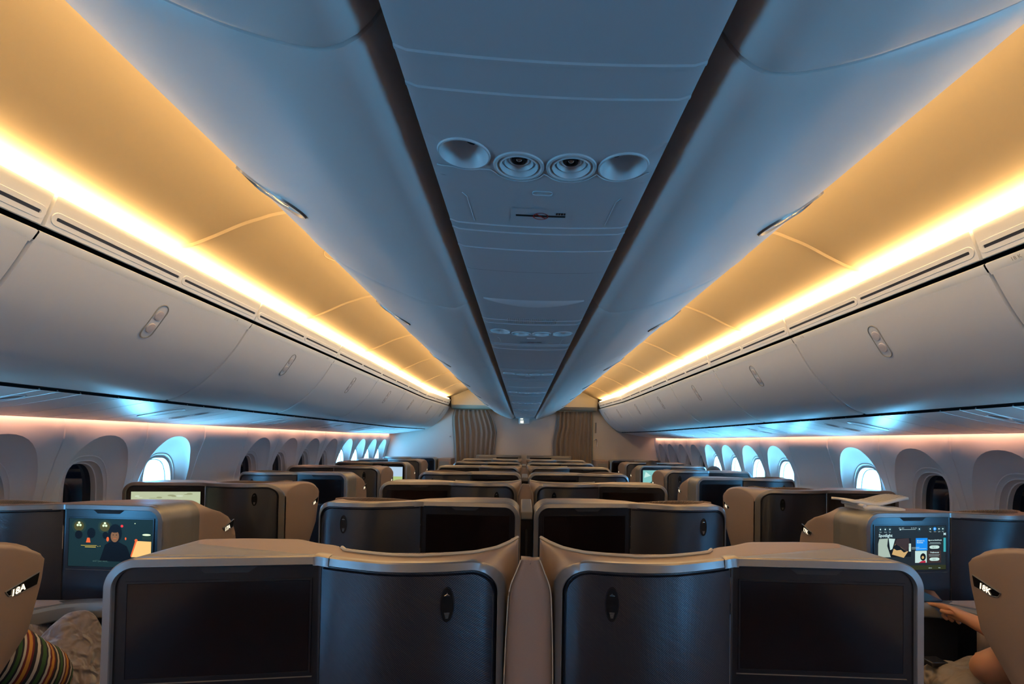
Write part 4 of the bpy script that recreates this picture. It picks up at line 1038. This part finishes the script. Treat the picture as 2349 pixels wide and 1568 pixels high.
for j in range(6):
    y = 2.375 + .022 * j
    m.loft([[(x, y_, 1.2865 + .034 * abs((x - 1.555) / .30 - .36) ** 1.3 / .64 + .003 * math.sin((x - 1.555) / .30 * 9) + .002 * math.sin(3)) for x in (1.68, 1.72, 1.76, 1.80, 1.84)] for y_ in (y, y + .006)])
m.build('print', m_ink, t, smooth=None)

# tops of heads in the far window suites
for s, y, x in ((1, 6.0, 2.28), (1, 7.6, 1.93)):
    B = [(None, [(x * s, y, .60, .13), (x * s, y - .02, .80, .14), (x * s, y - .02, .98, .12), (x * s, y, 1.06, .05), (x * s, y + .01, 1.15, .085), (x * s, y + .01, 1.215, .07)]),
         ((0, 0), [(x * s - .09, y + .2, .56, .08), (x * s - .09, y + .42, .55, .06), (x * s - .09, y + .45, .3, .05)]), ((0, 0), [(x * s + .09, y + .2, .56, .08), (x * s + .09, y + .42, .55, .06), (x * s + .09, y + .45, .3, .05)])]
    p = skin_body(B, 'person', m_skin)
    tag(p, 'dark hair showing over the far right shells, %s' % ('nearer one, against bright windows' if y < 7 else 'farther one, beside the dark windows'), 'person')
    m = M(); rows = []
    for i in range(9):
        a = PI / 2 * i / 8; rows.append([(x * s + .098 * math.sin(a + .05) * math.cos(2 * PI * k / 20), y + .01 + .105 * math.sin(a + .05) * math.sin(2 * PI * k / 20), 1.185 + .105 * math.cos(a)) for k in range(20)])
    m.loft(rows, True); m.build('hair', m_hair if 'm_hair' in globals() else m_seat, p, subd=1)

# ---------------------------------------------------------------- front bulkhead
m = M()
def bk(x0, x1, z0, z1): m.box((x0, YE, z0), (x1, YE + .05, z1))
bk(-2.85, -1.34, 0, 2.8); bk(1.34, 2.85, 0, 2.8); bk(-.63, .63, 0, 2.75); bk(-1.34, -.63, 2.15, 2.75); bk(.63, 1.34, 2.15, 2.75)
struct(m.build('wall_front', m_bulk))
m = M(); m.box((-2.85, YE + .9, 0), (2.85, YE + .95, 2.85)); m.box((-2.85, YE + .05, 0), (-2.80, YE + .9, 1.8)); m.box((2.80, YE + .05, 0), (2.85, YE + .9, 1.8)); m.box((-2.85, YE + .05, 1.75), (-2.5, YE + .9, 1.8)); struct(m.build('wall_galley', m_bulk))
for s in (-1, 1):
    m = M(); a, b = sorted((s * .60, s * 1.3)); m.box((a, YE + .35, 2.18), (b, YE + .5, 2.2))
    tag(m.build('galley_lamp', m_gal), 'pale green white light glimpsed past the %s curtain' % side[s], 'lamp', 'galley lamps')
    m = M()
    for x in (.64, 1.33): m.box((s * x - .012, YE - .012, 1.0), (s * x + .012, YE, 2.16))
    m.box((min(s * .63, s * 1.34), YE - .012, 2.145), (max(s * .63, s * 1.34), YE, 2.165)); struct(m.build('trim_%d' % (1 if s < 0 else 2), m_cream))
    # valance above the doorway
    m = M(s > 0); vr = []
    for j in range(13):
        f = j / 12; x = 1.36 - (1.36 - .60) * f
        vr.append([(s * x, 9.66, 2.150), (s * x, 9.50, 2.165), (s * x, 9.43, 2.21), (s * x, 9.41, 2.30 + .10 * f), (s * x, 9.41, 2.60)])
    m.loft(vr); struct(m.build('trim_%d' % (3 if s < 0 else 4), m_cream, solid=.01))
    # curtain
    m = M(); rows = []
    for i in range(15):
        z = 2.13 - 2.0 * i / 14; rw = []
        for j in range(97):
            f = j / 96
            if s < 0:
                lo = interp([(.1, -1.30), (1.2, -1.31), (1.55, -1.34), (1.9, -1.375), (2.0, -1.37), (2.13, -1.34)], z); hi = interp([(.1, -.62), (1.1, -.60), (1.6, -.545), (1.75, -.53), (1.9, -.58), (2.13, -.68)], z)
            else:
                lo = interp([(.1, .56), (1.2, .55), (1.62, .545), (1.8, .60), (2.13, .62)], z); hi = 1.285
            x = lo + (hi - lo) * f; ph = f * 2 * PI * 8.5 + .9 * math.sin(6.3 * f + .3) + .16 * math.sin(5 * f + z * 1.2)
            rw.append((x + .012 * math.sin(ph * 2), YE - .075 + (.030 + .008 * math.sin(7 * f)) * math.sin(ph) + .012 * math.sin(3 * z + 4 * f), z))
        rows.append(rw)
    m.loft(rows)
    tag(m.build('curtain', m_curt, None, smooth=80, solid=.004), 'grey brown pleated curtain over the %s aisle doorway at the front bulkhead' % side[s], 'curtain', 'bulkhead curtains')
    # bulkhead cabinets by the windows
    t = thing('bulkhead_cabinet', (s * 1.4, 9.3, 0), 'taupe cabinet against the front bulkhead beside the %s curtain' % side[s], 'cabinet', 'bulkhead cabinets')
    m = M(); a, b = sorted((s * 1.29, s * 1.515)); m.box((a, 9.02, 0), (b, 9.56, 1.225)); m.build('body', m_tan, t, bevel=.008)
    m = M(); a, b = sorted((s * 1.32, s * 1.49)); m.box((a, 9.012, .90), (b, 9.02, 1.175)); dr = m.build('door', m_silver, t, bevel=.002)
    m = M(); a, b = sorted((s * 1.335, s * 1.37)); m.box((a, 9.004, 1.07), (b, 9.012, 1.10)); m.build('handle', m_chrome, dr)
    # centre bulkhead consoles
    t = thing('bulkhead_console', (s * .46, 9.4, 0), 'pale console with curved trim at the front bulkhead, %s of the middle' % side[s], 'console', 'bulkhead consoles')
    m = M(); a, b = sorted((s * .052, s * .87)); m.box((a, 9.30, 0), (b, 9.56, 1.287)); m.build('body', m_silver, t, bevel=.006)
    m = M(); a, b = sorted((s * .09, s * .83)); m.box((a, 9.285, .7), (b, 9.30, 1.275)); m.build('panel', m_trim, t, bevel=.012)
    m = M(); a, b = sorted((s * .11, s * .50)); m.box((a, 9.28, .92), (b, 9.286, 1.25)); m.build('screen', m_screen, t)
t = thing('cabin_sign', (0, 9.42, 1.86), 'small white box with two lit squares hanging at the far end of the middle channel', 'sign')
m = M(); m.box((-.105, 9.36, 1.868), (.095, 9.46, 1.985)); m.build('housing', m_bin, t, bevel=.012)
m = M(); m.box((-.075, 9.352, 1.885), (-.052, 9.36, 1.93)); m.box((-.045, 9.352, 1.885), (-.022, 9.36, 1.93)); m.box((-.075, 9.352, 1.955), (-.03, 9.36, 1.975)); m.build('lit_panel', m_signlit if 'm_signlit' in globals() else m_numb, t)
# wall brackets on the bulkhead
m = M(); m.tube([(1.372, YE - .012, 1.93), (1.372, YE - .012, 1.73)], .012, 8); tag(m.build('grab_bracket', m_trim), 'slim metal bar on the bulkhead right of the right curtain', 'bracket')
m = M(); m.tube([(1.34, YE - .02, 1.60), (1.385, YE - .02, 1.612), (1.395, YE - .02, 1.59), (1.395, YE - .02, 1.47)], .011, 8); tag(m.build('curtain_hook', m_chrome), 'bent chrome hook on the bulkhead below the metal bar on the right', 'hook')
m = M(); m.tube([(-1.40, YE - .01, 1.62), (-1.40, YE - .035, 1.62)], .012, 10); tag(m.build('curtain_stud', m_chrome), 'small round metal stud on the bulkhead left of the left curtain', 'stud')
